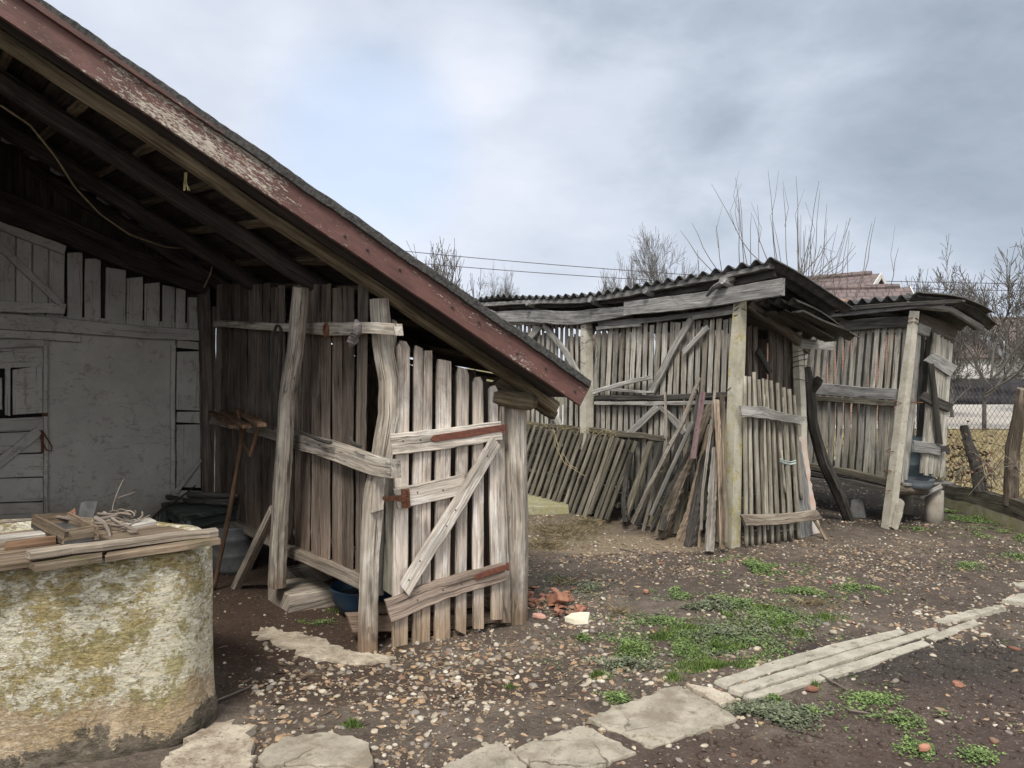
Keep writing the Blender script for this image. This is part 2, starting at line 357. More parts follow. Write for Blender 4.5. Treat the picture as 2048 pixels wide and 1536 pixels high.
# concrete kinds
def concrete(name, base, dark, lichen=None, amt=.4, moss=None, scale=6, bump=.5, cracks=False):
    m, nt, b = mat_new(name); N = NT(nt); pos = N.n("ShaderNodeNewGeometry").outputs["Position"]
    c = N.ramp(N.noise(N.vmul(pos, scale), 1, 8, .68), [(.35, dark), (.6, base)])
    sp = N.mr(N.noise(N.vmul(pos, 90), 1, 3, .6), .60, .70); c = N.mix(N.math('MULTIPLY', sp, .5), c, [min(.8, x * 1.3) for x in base])
    pt = N.mr(N.noise(N.vmul(pos, 55), 1, 3, .6), .36, .30); c = N.mix(N.math('MULTIPLY', pt, .6), c, [x * .45 for x in dark])
    if lichen is not None: c = N.mix(N.math('MULTIPLY', N.mr(N.noise(N.vmul(pos, 7), 1, 6, .7), .62 - amt * .25, .70 - amt * .2), .8), c, lichen)
    c = N.mix(N.math('MULTIPLY', N.mr(N.noise(N.vmul(pos, 14), 1, 8, .8), .55, .60), .45), c, [x * .6 for x in dark])
    if cracks:
        x = N.n('ShaderNodeTexVoronoi', feature='DISTANCE_TO_EDGE'); x.inputs['Scale'].default_value = 2.1; wv = N.n('ShaderNodeVectorMath', operation='ADD'); N.l(pos, wv.inputs[0]); N.l(N.vmul(N.noise(N.vmul(pos, 5), 1, 4, .6, 0, 1), .10), wv.inputs[1]); N.l(wv.outputs[0], x.inputs['Vector'])
        cr_ = N.math('MULTIPLY', N.mr(x.outputs['Distance'], .010, .002), N.mr(N.noise(N.vmul(pos, 2.2), 1, 2), .48, .54)); c = N.mix(N.math('MULTIPLY', cr_, .8), c, (.05, .04, .03))
        c = N.mix(N.math('MULTIPLY', N.mr(N.noise(N.vmul(pos, 3.3), 1, 6, .65), .50, .60), .75), c, (.19, .155, .115))
    if moss is not None: c = N.mix(N.math('MULTIPLY', N.mr(N.noise(N.vmul(pos, 2.6), 1, 5, .7), .56, .70), .8), c, moss)
    N.l(c, b.inputs["Base Color"]); b.inputs["Roughness"].default_value = .95; b.inputs["Specular IOR Level"].default_value = .15
    N.bump(b, N.math('ADD', N.noise(N.vmul(pos, 40), 1, 6, .65), N.math('MULTIPLY', pt, -.6)), bump, .006)
    MATS[name] = m
concrete("concrete_slab", (.37, .335, .27), (.235, .21, .165), lichen=(.20, .18, .12), amt=.2, cracks=True)
concrete("concrete_pale", (.41, .38, .315), (.27, .245, .20), lichen=(.20, .18, .125), amt=.15)
concrete("concrete_post", (.50, .475, .405), (.36, .335, .27), lichen=(.36, .33, .19), amt=.05)
concrete("concrete_post_lichen", (.47, .445, .37), (.33, .31, .235), lichen=(.40, .33, .08), amt=.42, moss=(.36, .34, .17))
concrete("concrete_moss", (.33, .31, .22), (.21, .20, .12), lichen=(.27, .25, .12), amt=.5)
concrete("rubble_concrete", (.47, .415, .33), (.22, .175, .13), amt=.3, scale=9, bump=1.0)

# well: pale limewash eaten by ochre and olive lichen
m, nt, b = mat_new("well_plaster"); N = NT(nt); pos = N.n("ShaderNodeNewGeometry").outputs["Position"]
st = N.noise(N.vmul(pos, (13, 13, 62)), 1, 8, .78, .5); big = N.noise(N.vmul(pos, 2.6), 1, 4, .6); med = N.noise(N.vmul(pos, (17, 17, 27)), 1, 9, .82, .4); fine = N.noise(N.vmul(pos, (60, 60, 110)), 1, 5, .7)
c = N.ramp(fine, [(.35, (.44, .40, .29)), (.62, (.58, .545, .43))])
fl = N.mr(N.math('ADD', N.math('MULTIPLY', st, .8), N.math('MULTIPLY', big, .2)), .495, .52); c = N.mix(N.math('MULTIPLY', fl, .7), c, N.mix(fine, (.60, .57, .455), (.74, .71, .60)))
och = N.mr(N.math('ADD', N.math('MULTIPLY', med, .5), N.math('MULTIPLY', big, .5)), .51, .535); c = N.mix(N.math('MULTIPLY', och, .8), c, N.mix(N.mr(fine, .4, .6), (.19, .135, .035), (.36, .285, .10)))
sp = N.mr(N.noise(N.vmul(pos, (38, 38, 60)), 1, 6, .75), .575, .60); c = N.mix(N.math('MULTIPLY', sp, .75), c, (.21, .15, .05))
olv = N.mr(N.noise(N.vmul(pos, 3.7), 1, 9, .78, .4), .545, .57); c = N.mix(N.math('MULTIPLY', olv, .85), c, N.mix(N.mr(fine, .35, .65), (.20, .175, .07), (.37, .325, .17)))
pt = N.mr(N.noise(N.vmul(pos, (30, 30, 70)), 1, 4, .7), .375, .35); c = N.mix(N.math('MULTIPLY', pt, .6), c, (.10, .085, .05))
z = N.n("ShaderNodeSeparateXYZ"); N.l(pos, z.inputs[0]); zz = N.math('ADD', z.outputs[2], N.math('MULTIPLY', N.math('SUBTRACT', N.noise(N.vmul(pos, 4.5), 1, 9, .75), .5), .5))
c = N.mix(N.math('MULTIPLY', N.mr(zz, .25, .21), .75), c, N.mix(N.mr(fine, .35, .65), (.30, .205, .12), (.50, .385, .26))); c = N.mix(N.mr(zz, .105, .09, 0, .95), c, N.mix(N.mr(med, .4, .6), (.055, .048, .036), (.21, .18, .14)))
N.l(c, b.inputs["Base Color"]); b.inputs["Roughness"].default_value = .95; b.inputs["Specular IOR Level"].default_value = .1
N.bump(b, N.math('ADD', N.math('ADD', N.math('MULTIPLY', fl, .7), N.math('MULTIPLY', fine, .8)), N.math('ADD', N.math('MULTIPLY', pt, -.8), N.math('MULTIPLY', och, -.3))), .8, .006); MATS["well_plaster"] = m

# whitewashed wall
def whitewash(name, crk):
    m, nt, b = mat_new(name); N = NT(nt); pos = N.n("ShaderNodeNewGeometry").outputs["Position"]; lc = N.attr("lc", "Vector"); rn = N.attr("rnd", "Fac")
    c = N.ramp(N.noise(N.vmul(pos, 1.7), 1, 8, .7), [(.3, (.34, .33, .305)), (.62, (.50, .49, .46))])
    c = N.mix(N.math('MULTIPLY', N.mr(N.noise(N.vmul(pos, 9), 1, 8, .75), .575, .61), .55), c, (.24, .215, .18))
    hl = N.math('ABSOLUTE', N.math('SUBTRACT', N.noise(N.vmul(pos, (2.2, 2.2, 4.5)), 1, 6, .62, .5), .5)); hm = N.mr(N.noise(N.vmul(pos, 1.3), 1, 2), .50, .56)
    c = N.mix(N.math('MULTIPLY', N.math('MULTIPLY', N.mr(hl, .006, .0015), hm), .7), c, (.12, .11, .10))
    if crk:
        c = N.mix(N.math('MULTIPLY', N.mr(N.noise(N.vmul(lc, (1.6, 70, 70)), 1, 4, .55), .385, .345), .6), c, (.11, .105, .095))
        c = N.mix(N.math('MULTIPLY', N.mr(N.noise(N.vmul(lc, (4, 18, 18)), 1, 6, .75), .58, .61), .7), c, (.27, .245, .215))
    zs = N.n("ShaderNodeSeparateXYZ"); N.l(pos, zs.inputs[0]); c = N.mix(N.mr(N.math('ADD', zs.outputs[2], N.math('MULTIPLY', N.noise(N.vmul(pos, 6), 1, 6, .7), .5)), .80, .55, 0, .7), c, (.22, .18, .135))
    c = N.mix(1.0, c, N.mr(rn, 0, 1, .84, 1.06), 'MULTIPLY')
    N.l(c, b.inputs["Base Color"]); b.inputs["Roughness"].default_value = .95; N.bump(b, N.noise(N.vmul(pos, 30), 1, 6, .6), .5, .008); MATS[name] = m
whitewash("whitewash", True); whitewash("white_plaster", False)

# flaking oxide-red paint of the bargeboard: lc x runs along the board in metres from its top end
def red_paint(name, lo, hi, shade=1.0):
    m, nt, b = mat_new(name); N = NT(nt); lc = N.attr("lc", "Vector")
    base = N.ramp(N.noise(N.vmul(lc, (5, 14, 14)), 1, 6, .65), [(.3, [x * shade for x in (.066, .030, .026)]), (.65, [x * shade for x in (.130, .062, .052)])])
    sx = N.n("ShaderNodeSeparateXYZ"); N.l(lc, sx.inputs[0])
    band = N.math('MULTIPLY', N.mr(sx.outputs[0], lo, lo + .45, 0, 1, True), N.mr(sx.outputs[0], hi - .5, hi, 1, 0, True))
    str_ = N.noise(N.vmul(lc, (20, 95, 95)), 1, 6, .75, 1.4); bl = N.noise(N.vmul(lc, (2.2, 13, 13)), 1, 4, .6)
    thr = N.math('ADD', N.math('MULTIPLY', band, .145), N.math('MULTIPLY', N.math('SUBTRACT', bl, .5), .55))
    fl = N.mr(N.math('ADD', str_, thr), .635, .665)
    c = N.mix(N.math('MULTIPLY', fl, .95), base, N.ramp(str_, [(.4, (.27, .225, .18)), (.6, (.43, .395, .335))]))
    N.l(c, b.inputs["Base Color"]); b.inputs["Roughness"].default_value = .62; b.inputs["Specular IOR Level"].default_value = .35
    N.bump(b, N.math('ADD', N.noise(N.vmul(lc, (20, 60, 60)), 1, 4, .6), N.math('MULTIPLY', fl, -.8)), .5, .004); MATS[name] = m
red_paint("red_board", -.1, 1.35); red_paint("red_cap", .2, .5, .8)

# pebbles
m, nt, b = mat_new("pebble"); N = NT(nt); rn = N.attr("rnd", "Fac"); lc = N.attr("lc", "Vector")
c = N.ramp(rn, [(0, (.22, .19, .155)), (.14, (.37, .32, .25)), (.3, (.46, .40, .31)), (.45, (.31, .245, .175)), (.58, (.47, .42, .34)), (.68, (.24, .21, .185)), (.82, (.37, .25, .15)), (.90, (.25, .15, .10)), (.96, (.57, .53, .45))], 'CONSTANT')
c = N.mix(1.0, c, N.mr(N.noise(N.vmul(lc, 40), 1, 4, .6), .3, .7, .62, 1.1), 'MULTIPLY')
N.l(c, b.inputs["Base Color"]); b.inputs["Roughness"].default_value = .85; b.inputs["Specular IOR Level"].default_value = .25; MATS["pebble"] = m

# ------------------------------------------------------------------ mud ground: brown earth, grit, a black ashy patch, tilled red-brown soil
m, nt, b = mat_new("mud"); N = NT(nt); pos = N.n("ShaderNodeNewGeometry").outputs["Position"]
f1 = N.noise(N.vmul(pos, 1.1), 1, 6, .62); f2 = N.noise(N.vmul(pos, 9), 1, 8, .7); f3 = N.noise(N.vmul(pos, 60), 1, 4, .65)
c = N.ramp(N.math('ADD', N.math('MULTIPLY', f1, .5), N.math('MULTIPLY', f2, .5)), [(.36, (.050, .039, .031)), (.5, (.105, .083, .066)), (.64, (.18, .148, .12))])
def blob(cx, cy, rx, ry, soft=.5, wob=.5):
    v = N.n("ShaderNodeVectorMath", operation='SUBTRACT'); N.l(pos, v.inputs[0]); v.inputs[1].default_value = (cx, cy, 0)
    v2 = N.n("ShaderNodeVectorMath", operation='MULTIPLY'); N.l(v.outputs[0], v2.inputs[0]); v2.inputs[1].default_value = (1 / rx, 1 / ry, 0)
    ln = N.n("ShaderNodeVectorMath", operation='LENGTH'); N.l(v2.outputs[0], ln.inputs[0])
    d = N.math('ADD', ln.outputs["Value"], N.math('MULTIPLY', N.math('SUBTRACT', f1, .5), wob * 2)); d = N.math('ADD', d, N.math('MULTIPLY', N.math('SUBTRACT', f2, .5), wob))
    return N.mr(d, 1 + soft / 2, 1 - soft / 2, 0, 1, True)
for cx, cy, rx, ry, col, a in MUDSPOTS: c = N.mix(N.math('MULTIPLY', blob(cx, cy, rx, ry), a), c, N.mix(f2, [x * .65 for x in col], [x * 1.3 for x in col]))
far = N.n("ShaderNodeSeparateXYZ"); N.l(pos, far.inputs[0])
c = N.mix(N.mr(far.outputs[1], 16, 24, 0, .8), c, N.mix(f1, (.12, .13, .05), (.22, .19, .09)))
gr = N.mr(f3, .60, .68); c = N.mix(N.math('MULTIPLY', gr, .55), c, (.34, .30, .25))
c = N.mix(N.math('MULTIPLY', N.mr(f3, .40, .34), .6), c, (.03, .024, .02))
N.l(c, b.inputs["Base Color"]); b.inputs["Roughness"].default_value = .92; b.inputs["Specular IOR Level"].default_value = .2
N.bump(b, N.math('ADD', N.math('MULTIPLY', f3, .6), f2), .9, .025); MATS["mud"] = m

for nm, c1, c2, sc in (("field_grass", (.29, .24, .135), (.19, .155, .075), 1.7), ("gravel_road", (.50, .47, .42), (.38, .35, .31), 3)):
    m, nt, b = mat_new(nm); N = NT(nt); pos = N.n("ShaderNodeNewGeometry").outputs["Position"]
    a = N.noise(N.vmul(pos, sc), 1, 8, .7); c = N.ramp(a, [(.38, c2), (.6, c1)]); N.l(c, b.inputs["Base Color"]); b.inputs["Roughness"].default_value = .95; N.bump(b, N.noise(N.vmul(pos, 14), 1, 5, .7), .8, .05); MATS[nm] = m

# roof tiles and brickwork of the far houses (pattern in generated metres)
def tiles(name, c1, c2, mort, bw, rh, kind):
    m, nt, b = mat_new(name); N = NT(nt); lc = N.attr("lc", "Vector"); x = N.n("ShaderNodeTexBrick"); N.l(lc, x.inputs["Vector"])
    x.inputs["Color1"].default_value = (*c1, 1); x.inputs["Color2"].default_value = (*c2, 1); x.inputs["Mortar"].default_value = (*mort, 1)
    x.inputs["Scale"].default_value = 1; x.inputs["Brick Width"].default_value = bw; x.inputs["Row Height"].default_value = rh; x.inputs["Mortar Size"].default_value = rh * (.10 if kind == "t" else .07); x.inputs["Mortar Smooth"].default_value = .3
    c = N.mix(1.0, x.outputs["Color"], N.mr(N.noise(N.vmul(lc, 1.5), 1, 5, .6), .3, .7, .75, 1.15), 'MULTIPLY'); N.l(c, b.inputs["Base Color"]); b.inputs["Roughness"].default_value = .85
    N.bump(b, x.outputs["Fac"], -.6, .03); MATS[name] = m
tiles("roof_tiles", (.165, .125, .12), (.14, .105, .102), (.085, .065, .063), .24, .26, "t")
tiles("roof_tiles_orange", (.33, .19, .12), (.27, .15, .10), (.10, .06, .05), .28, .33, "t")
tiles("roof_tiles_grey", (.17, .125, .105), (.125, .095, .085), (.05, .04, .04), .3, .35, "t")
tiles("brickwork", (.29, .15, .105), (.23, .115, .08), (.33, .30, .26), .26, .085, "b")

# ------------------------------------------------------------------ sky: broken grey overcast over a Nishita sky
SUN_AZ, SUN_EL = math.radians(194), math.radians(52)   # behind the photographer, a little to the left
w = bpy.data.worlds.new("World"); SC.world = w; w.use_nodes = True; N = NT(w.node_tree); nt = w.node_tree
bg = nt.nodes["Background"]; sky = N.n("ShaderNodeTexSky", sky_type='NISHITA'); sky.sun_disc = False; sky.sun_elevation = SUN_EL; sky.sun_rotation = SUN_AZ; sky.air_density = 1; sky.dust_density = 2
tc = N.n("ShaderNodeTexCoord").outputs["Generated"]
def dirof(px, py):
    v = Vector(((px - CX) / F, 1, (HY - py) / F)).normalized(); return v
def sb(px, py, deg, amp):
    d = N.n("ShaderNodeVectorMath", operation='DOT_PRODUCT'); N.l(tc, d.inputs[0]); d.inputs[1].default_value = dirof(px, py)
    return N.math('MULTIPLY', N.mr(d.outputs["Value"], math.cos(math.radians(deg)), 1.0, 0, 1, True), amp)
n1 = N.noise(N.vmul(tc, (2.6, 2.6, 5.0)), 1, 5, .48, .25); n2 = N.noise(N.vmul(tc, (6.5, 6.5, 13)), 1, 6, .55, .3); n3 = N.noise(N.vmul(tc, (13, 13, 30)), 1, 6, .6, .3)
v = N.math('ADD', .5, N.math('MULTIPLY', N.math('SUBTRACT', n1, .5), 1.1)); v = N.math('ADD', v, N.math('MULTIPLY', N.math('SUBTRACT', n2, .5), .30)); v = N.math('ADD', v, N.math('MULTIPLY', N.math('SUBTRACT', n3, .5), .2))
for a in SKYBLOBS: v = N.math('ADD', v, sb(*a))
cl = N.ramp(v, [(.08, (2.4, 2.8, 3.3)), (.32, (3.5, 3.95, 4.6)), (.52, (4.85, 5.25, 6.0)), (.74, (5.8, 6.1, 6.85)), (1, (7.0, 7.05, 7.4))])
cl = N.mix(1.0, cl, SKYMUL, 'MULTIPLY')
d = N.n("ShaderNodeVectorMath", operation='DOT_PRODUCT'); N.l(tc, d.inputs[0]); d.inputs[1].default_value = Vector((.15, -.85, .5)).normalized()
cl = N.mix(1.0, cl, N.mix(N.mr(d.outputs["Value"], -.2, .9, 0, 1), (1, 1, 1), (BACKSKY * 1.06, BACKSKY * .98, BACKSKY * .86)), 'MULTIPLY')
blue = sb(735, 300, 9, .5)
c = N.mix(N.math('ADD', .08, blue), cl, N.mix(.75, sky.outputs["Color"], (4.4 * SKYMUL, 5.6 * SKYMUL, 7.5 * SKYMUL)))
N.l(c, bg.inputs["Color"]); bg.inputs["Strength"].default_value = .1
sun = bpy.data.lights.new("sun", 'SUN'); sun.energy = SUN_E; sun.angle = math.radians(15); sun.color = (1, .94, .85)
so = bpy.data.objects.new("sun", sun); COL.objects.link(so); so.location = (0, -5, 12)
sd = Vector((math.sin(SUN_AZ) * math.cos(SUN_EL), math.cos(SUN_AZ) * math.cos(SUN_EL), math.sin(SUN_EL)))
so.rotation_euler = sd.to_track_quat('Z', 'Y').to_euler()
SC.view_settings.view_transform = 'Standard'; SC.view_settings.look = 'None'; SC.view_settings.exposure = EXPO; SC.view_settings.gamma = 1
SC.cycles.use_denoising = True; SC.cycles.max_bounces = 6; SC.cycles.diffuse_bounces = 4; SC.cycles.glossy_bounces = 2; SC.cycles.transparent_max_bounces = 4
# ------------------------------------------------------------------ ground
def gz(x, y):
    a = 1.0 if y < 16 else 0.3
    z = .022 * mnoise.noise((x * .8, y * .8, 1.3)) + .012 * mnoise.noise((x * 2.7, y * 2.7, 4.1)) + .006 * mnoise.noise((x * 8, y * 8, 7.7))
    t = min(1, max(0, (x - 1.2) / .8)) * min(1, max(0, (4.3 - y) / .6)); z += t * .018 * abs(mnoise.noise((x * 6, y * 6, 2)))
    return z * a
def axis(lo, hi, c0, c1, st, g=1.18):
    xs = list(np.arange(c0, c1, st)); s = st; x = c1
    while x < hi: xs.append(x); s *= g; x += s
    xs.append(hi); s = st; x = c0 - st
    while x > lo: xs.insert(0, x); s *= g; x -= s
    xs.insert(0, lo); return xs
xs = axis(-600, 700, -2.8, 5.6, .04); ys = axis(-60, 1500, 2.2, 10.5, .04)
nx, ny = len(xs), len(ys); gv = []
for y in ys:
    for x in xs:
        z = gz(x, y) if (-4 < x < 9 and 1.5 < y < 20) else 0
        gv.append((x, y, z))
gf = [(j * nx + i, j * nx + i + 1, (j + 1) * nx + i + 1, (j + 1) * nx + i) for j in range(ny - 1) for i in range(nx - 1)]
me = bpy.data.meshes.new("ground"); me.from_pydata(gv, [], gf); me.polygons.foreach_set("use_smooth", [True] * len(gf)); me.materials.append(MATS["mud"])
gob = bpy.data.objects.new("ground", me); COL.objects.link(gob); tag(gob, kind='structure')

def sheet(name, poly, z, mat, n=40):
    mb = MB(); 
    (x0, y0), (x1, y1), (x2, y2), (x3, y3) = poly
    g = []
    for j in range(n + 1):
        for i in range(n + 1):
            u, v = i / n, j / n
            x = (x0 * (1 - u) + x1 * u) * (1 - v) + (x3 * (1 - u) + x2 * u) * v; y = (y0 * (1 - u) + y1 * u) * (1 - v) + (y3 * (1 - u) + y2 * u) * v
            g.append((x, y, z + .02 * mnoise.noise((x * .6, y * .6, 0))))
    i0 = 0; mb.v = g; mb.lc = [tuple(p) for p in g]; mb.rn = [.5] * len(g)
    for j in range(n):
        for i in range(n): a = j * (n + 1) + i; mb.f.append((a, a + 1, a + n + 2, a + n + 1))
    return tag(build(name, mb, MATS[mat], smooth=True, loc=(0, 0, 0)), kind='structure')
sheet("field", [(4.98, 5.0), (60, 5.0), (60, 18.6), (4.98, 18.6)], .05, "field_grass")
sheet("road", [(-30, 18.7), (90, 18.7), (90, 31.0), (-30, 31.0)], .06, "gravel_road", 60)

# ------------------------------------------------------------------ lean-to shed
SIDE = Ln((-.8, 4.28), (-.8 - .606 * 3.05, 4.28 + .796 * 3.05))
FRONT = Ln((-.8, 4.28), (.018, 4.68))
WHITE = Ln((-2.65, 6.71), (-2.65 - .796 * 1.51, 6.71 - .606 * 1.51))
A = Vector((-2.319, 3.487, 3.0)); RV = Vector((2.584, 1.263, -1.743)); RL = RV.length; RU = RV / RL
BU = Vector((-.615, .78, .104)).normalized(); NR = RU.cross(BU).normalized(); NR = NR if NR.z > 0 else -NR
def rp(a, c, h=0.0): return A + RU * a + BU * c + NR * h     # a metres down the slope, c metres to the back
def roofz(x, y, h=0.0):
    p = A + NR * h; return p.z - (NR.x * (x - p.x) + NR.y * (y - p.y)) / NR.z

shed = thing("lean_to_shed", "weathered plank lean-to shed with a flaking red bargeboard and a whitewashed back wall", "shed", (-1.0, 5.0, 0))
A0, A1 = -2.6, RL - .16
# roof: rafters, battens, boards
for i, (c, a0, a1, w) in enumerate([(0, A0, RL - .02, .085), (.86, A0, RL - .1, .10), (2.05, A0, RL - .1, .10), (2.98, A0, RL - .1, .11)]):
    mb = MB(); 
    pts = [rp(a0 + (a1 - a0) * k / 24, c + U(-.008, .008), .055 - (.012 if i == 0 else 0) + U(-.005, .005)) for k in range(25)]
    tube(mb, pts, [.042 if i == 0 else .06] * 25, 10, .06, flat=1.0, square=.35, rot=math.pi / 4)
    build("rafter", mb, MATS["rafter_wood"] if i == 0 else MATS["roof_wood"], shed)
k = 0; a = A0 + .1
while a < RL - .05:
    mb = MB(); j = U(-.05, .05); w = U(.035, .055)
    bd(mb, rp(a + j, -.30 + U(-.02, .02), .108), rp(a + j + U(-.06, .06), 3.4, .108), w, .03, -NR, jit=.004, step=.3)
    build("batten", mb, MATS["rafter_wood"], shed); a += .36
mb = MB()
a = A0
while a < A1:        # roof boards seen from below, running back
    w = U(.12, .2)
    for seg in range(2):
        c0 = -.30 + seg * 1.95; c1 = c0 + 1.93
        bd(mb, rp(a + w / 2, c0, .139 + U(0, .006)), rp(a + w / 2, c1, .139 + U(0, .006)), w - U(.002, .012), .02, -NR, jit=.002, step=.4, cut=.05)
    a += w
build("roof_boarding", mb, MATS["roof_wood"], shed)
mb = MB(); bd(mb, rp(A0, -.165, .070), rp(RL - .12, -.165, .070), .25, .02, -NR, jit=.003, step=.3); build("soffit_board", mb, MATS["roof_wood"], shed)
mb = MB(); pxb(mb, WHITE, [(-260, 316), (0, 410), (130, 460), (270, 522), (412, 572)], [64, 58, 50, 42, 34], .10, .16, jit=.6); build("wall_rafter", mb, MATS["roof_wood"], shed)
mb = MB(); hexa(mb, [rp(A0, -.315, .17), rp(A1 + .03, -.315, .17), rp(A1 + .03, 3.6, .17), rp(A0, 3.6, .17), rp(A0, -.315, .182), rp(A1 + .03, -.315, .182), rp(A1 + .03, 3.6, .182), rp(A0, 3.6, .182)])
build("roof_covering", mb, MATS["felt_edge"], shed)
# bargeboard along the rake
q0, q1 = rp(0, -.33), rp(RL, -.33); RAKE = Ln((q0.x, q0.y), (q1.x, q1.y))
BX0 = -(RAKE.P(120, 80) - RAKE.P(-420, -283)).length
mb = MB(); pxb(mb, RAKE, [(-420, -283), (0, -2), (585, 392), (1170, 790)], [60, 57, 54, 46], .028, 0, jit=.25, step=30, cut=.12, lc0=(BX0, 3, 0))
barge = build("bargeboard", mb, MATS["red_board"], shed)
mb = MB()
for (x, y) in [(905, 620), (958, 650), (1035, 713), (1092, 743), (800, 545), (735, 505), (690, 478), (1150, 788)]:
    p = RAKE.P(x, y - 6, .004); tube(mb, [p, p + RAKE.n * .008], [.008, .005], 8, .05); build("nail_head", mb, MATS["iron"], barge); mb = MB()
mb = MB(); pxb(mb, RAKE, [(-420, -330), (55, -11), (640, 392), (1182, 768)], [20, 19, 17, 14], .05, .028, jit=.9, step=14, cut=.3)
build("verge_strip", mb, MATS["felt_edge"], shed)
mb = MB(); pxb(mb, RAKE, [(-420, -321), (60, 1), (330, 186), (450, 268)], [15, 13, 8, 3], .03, .030, jit=.4, step=20, cut=.3, lc0=(-1.4, 8, 2))
build("verge_board", mb, MATS["red_cap"], shed)

# whitewashed back wall, its boards, loft door, lower door, right-hand hatch
mb = MB(); c8 = []
for z0 in (0.0, 1.93):
    for (t, o) in ((-.05, 0), (4.6, 0), (4.6, -.12), (-.05, -.12)):
        zz = z0 if z0 == 0 else (1.93 + .02 * t)
        c8.append(WHITE.at(t, zz, o))
hexa(mb, c8, .5); wall = build("whitewashed_wall", mb, MATS["white_plaster"], shed)
mb = MB(); x = 404
WB = lambda mb, pts, w, t=.025, off=.02, **k: pxb(mb, WHITE, pts, w, t, off, jit=k.pop("jit", .35), cut=k.pop("cut", .12), **k)
for xc, w, yt in [(388, 26, 592), (362, 20, 578), (338, 26, 572), (305, 32, 566), (270, 34, 556), (232, 42, 536), (186, 34, 518), (150, 32, 508)]:
    WB(mb, [(xc, yt), (xc - 1, 672)], w - 2, off=.015 + U(0, .012))
for xc in range(110, -700, -38):
    WB(mb, [(xc, 572 + (xc - 388) * .315), (xc - 1, 668)], 36, off=.012 + U(0, .006))
build("gable_boards", mb, MATS["whitewash"], wall)
mb = MB(); t = -.1
while t < 4.6:
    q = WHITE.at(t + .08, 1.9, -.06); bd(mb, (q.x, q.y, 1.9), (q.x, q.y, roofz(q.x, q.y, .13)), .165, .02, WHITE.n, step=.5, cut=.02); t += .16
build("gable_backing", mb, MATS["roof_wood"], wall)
mb = MB(); pxb(mb, WHITE, [(-165, 874), (85, 874)], 342, .004, .006, jit=0, cut=0, step=60); build("door_gap_shade", mb, MATS["shade_black"], wall); mb = MB(); pxb(mb, WHITE, [(351, 840), (405, 840)], 345, .004, .006, jit=0, cut=0, step=60); build("hatch_gap_shade", mb, MATS["shade_black"], wall); mb = MB(); pxb(mb, WHITE, [(-200, 470), (132, 552)], 130, .004, .006, jit=0, cut=0, step=60); build("door_gap_shade", mb, MATS["shade_black"], wall)  # black sheets on the wall paint the shade between the door boards
mb = MB(); WB(mb, [(-300, 632), (0, 642), (170, 655), (410, 672)], [34, 32, 28, 22], .09, .06, jit=.9); WB(mb, [(-300, 664), (0, 668), (160, 676)], [18, 17, 15], .06, .045, jit=.8)
WB(mb, [(-300, 688), (0, 688), (88, 686)], [18, 17, 15], .05, .03, jit=.8)
build("wall_beam", mb, MATS["whitewash"], wall)
loft = MB()
for i, xc in enumerate(range(115, -120, -33)): WB(loft, [(xc, 494 - (115 - xc) * .42), (xc - 2, 612)], 30, .025, .045 + (i % 2) * .003)
loft_o = build("loft_door", loft, MATS["whitewash"], shed)
mb = MB(); WB(mb, [(130, 500), (0, 447), (-130, 394)], [20, 24, 27], .03, .085); WB(mb, [(130, 618), (0, 612), (-130, 606)], [20, 22, 24], .03, .085)
WB(mb, [(-60, 440), (0, 492), (122, 608)], [17, 15, 13], .03, .092); build("door_brace", mb, MATS["whitewash"], loft_o)
# lower plank door
door = MB()
ys_ = [700, 735, 833, 862, 906, 954, 1003, 1046]
for a_, b_ in zip(ys_, ys_[1:]):
    if a_ == 735:
        for x0, x1 in ((-160, 5), (9, 21), (25, 86)): WB(door, [((x0 + x1) / 2, 737), ((x0 + x1) / 2, 831)], x1 - x0 - 1.2, .03, .03)
        continue
    WB(door, [(86, (a_ + b_) / 2), (-30, (a_ + b_) / 2 + 4), (-160, (a_ + b_) / 2 + 9)], b_ - a_ - 2.2, .03, .03 + U(0, .004), cut=.02)
door_o = build("plank_door", door, MATS["whitewash"], shed)
mb = MB(); WB(mb, [(78, 862), (0, 925), (-70, 985)], 20, .025, .058); build("door_brace", mb, MATS["whitewash"], door_o)
mb = MB(); WB(mb, [(91, 692), (92, 1046)], 9, .04, .05); build("door_jamb", mb, MATS["whitewash"], door_o)
mb = MB(); p = [WHITE.P(80, 872, .07), WHITE.P(88, 866, .075), WHITE.P(104, 893, .08), WHITE.P(103, 902, .08), WHITE.P(93, 900, .075), WHITE.P(80, 874, .07)]
tube(mb, p, .006, 6); build("door_latch", mb, MATS["rust"], door_o); mb = MB(); tube(mb, [WHITE.P(84, 829, .06), WHITE.P(95, 829, .07)], [.012, .014], 8); build("door_bolt", mb, MATS["rust"], door_o); mb = MB(); tube(mb, [WHITE.P(85, 862, .058), WHITE.P(85, 905, .058)], [.012, .012], 6, flat=.4)
build("latch_plate", mb, MATS["rust"], door_o)
# recessed slot behind the door opening
mb = MB()
for (x0, x1, y0, y1) in [(354, 402, 683, 698), (354, 402, 703, 820), (354, 402, 824, 846), (354, 402, 850, 975), (345, 404, 980, 1015)]:
    WB(mb, [((x0 + x1) / 2, y0), ((x0 + x1) / 2 - 1, y1)], x1 - x0, .02, .03 + U(0, .004), cut=.03)
hatch = build("side_hatch", mb, MATS["whitewash"], shed)
mb = MB(); WB(mb, [(348, 690), (347, 740), (345, 985)], 9, .035, .045, jit=.7); WB(mb, [(402, 918), (352, 985)], 9, .02, .062); build("hatch_frame", mb, MATS["whitewash"], hatch)
mb = MB(); WB(mb, [(410, 575), (413, 700), (419, 1000)], [22, 21, 20], .10, .13, jit=.5, step=20); build("corner_post", mb, MATS["shade_wood"], shed)

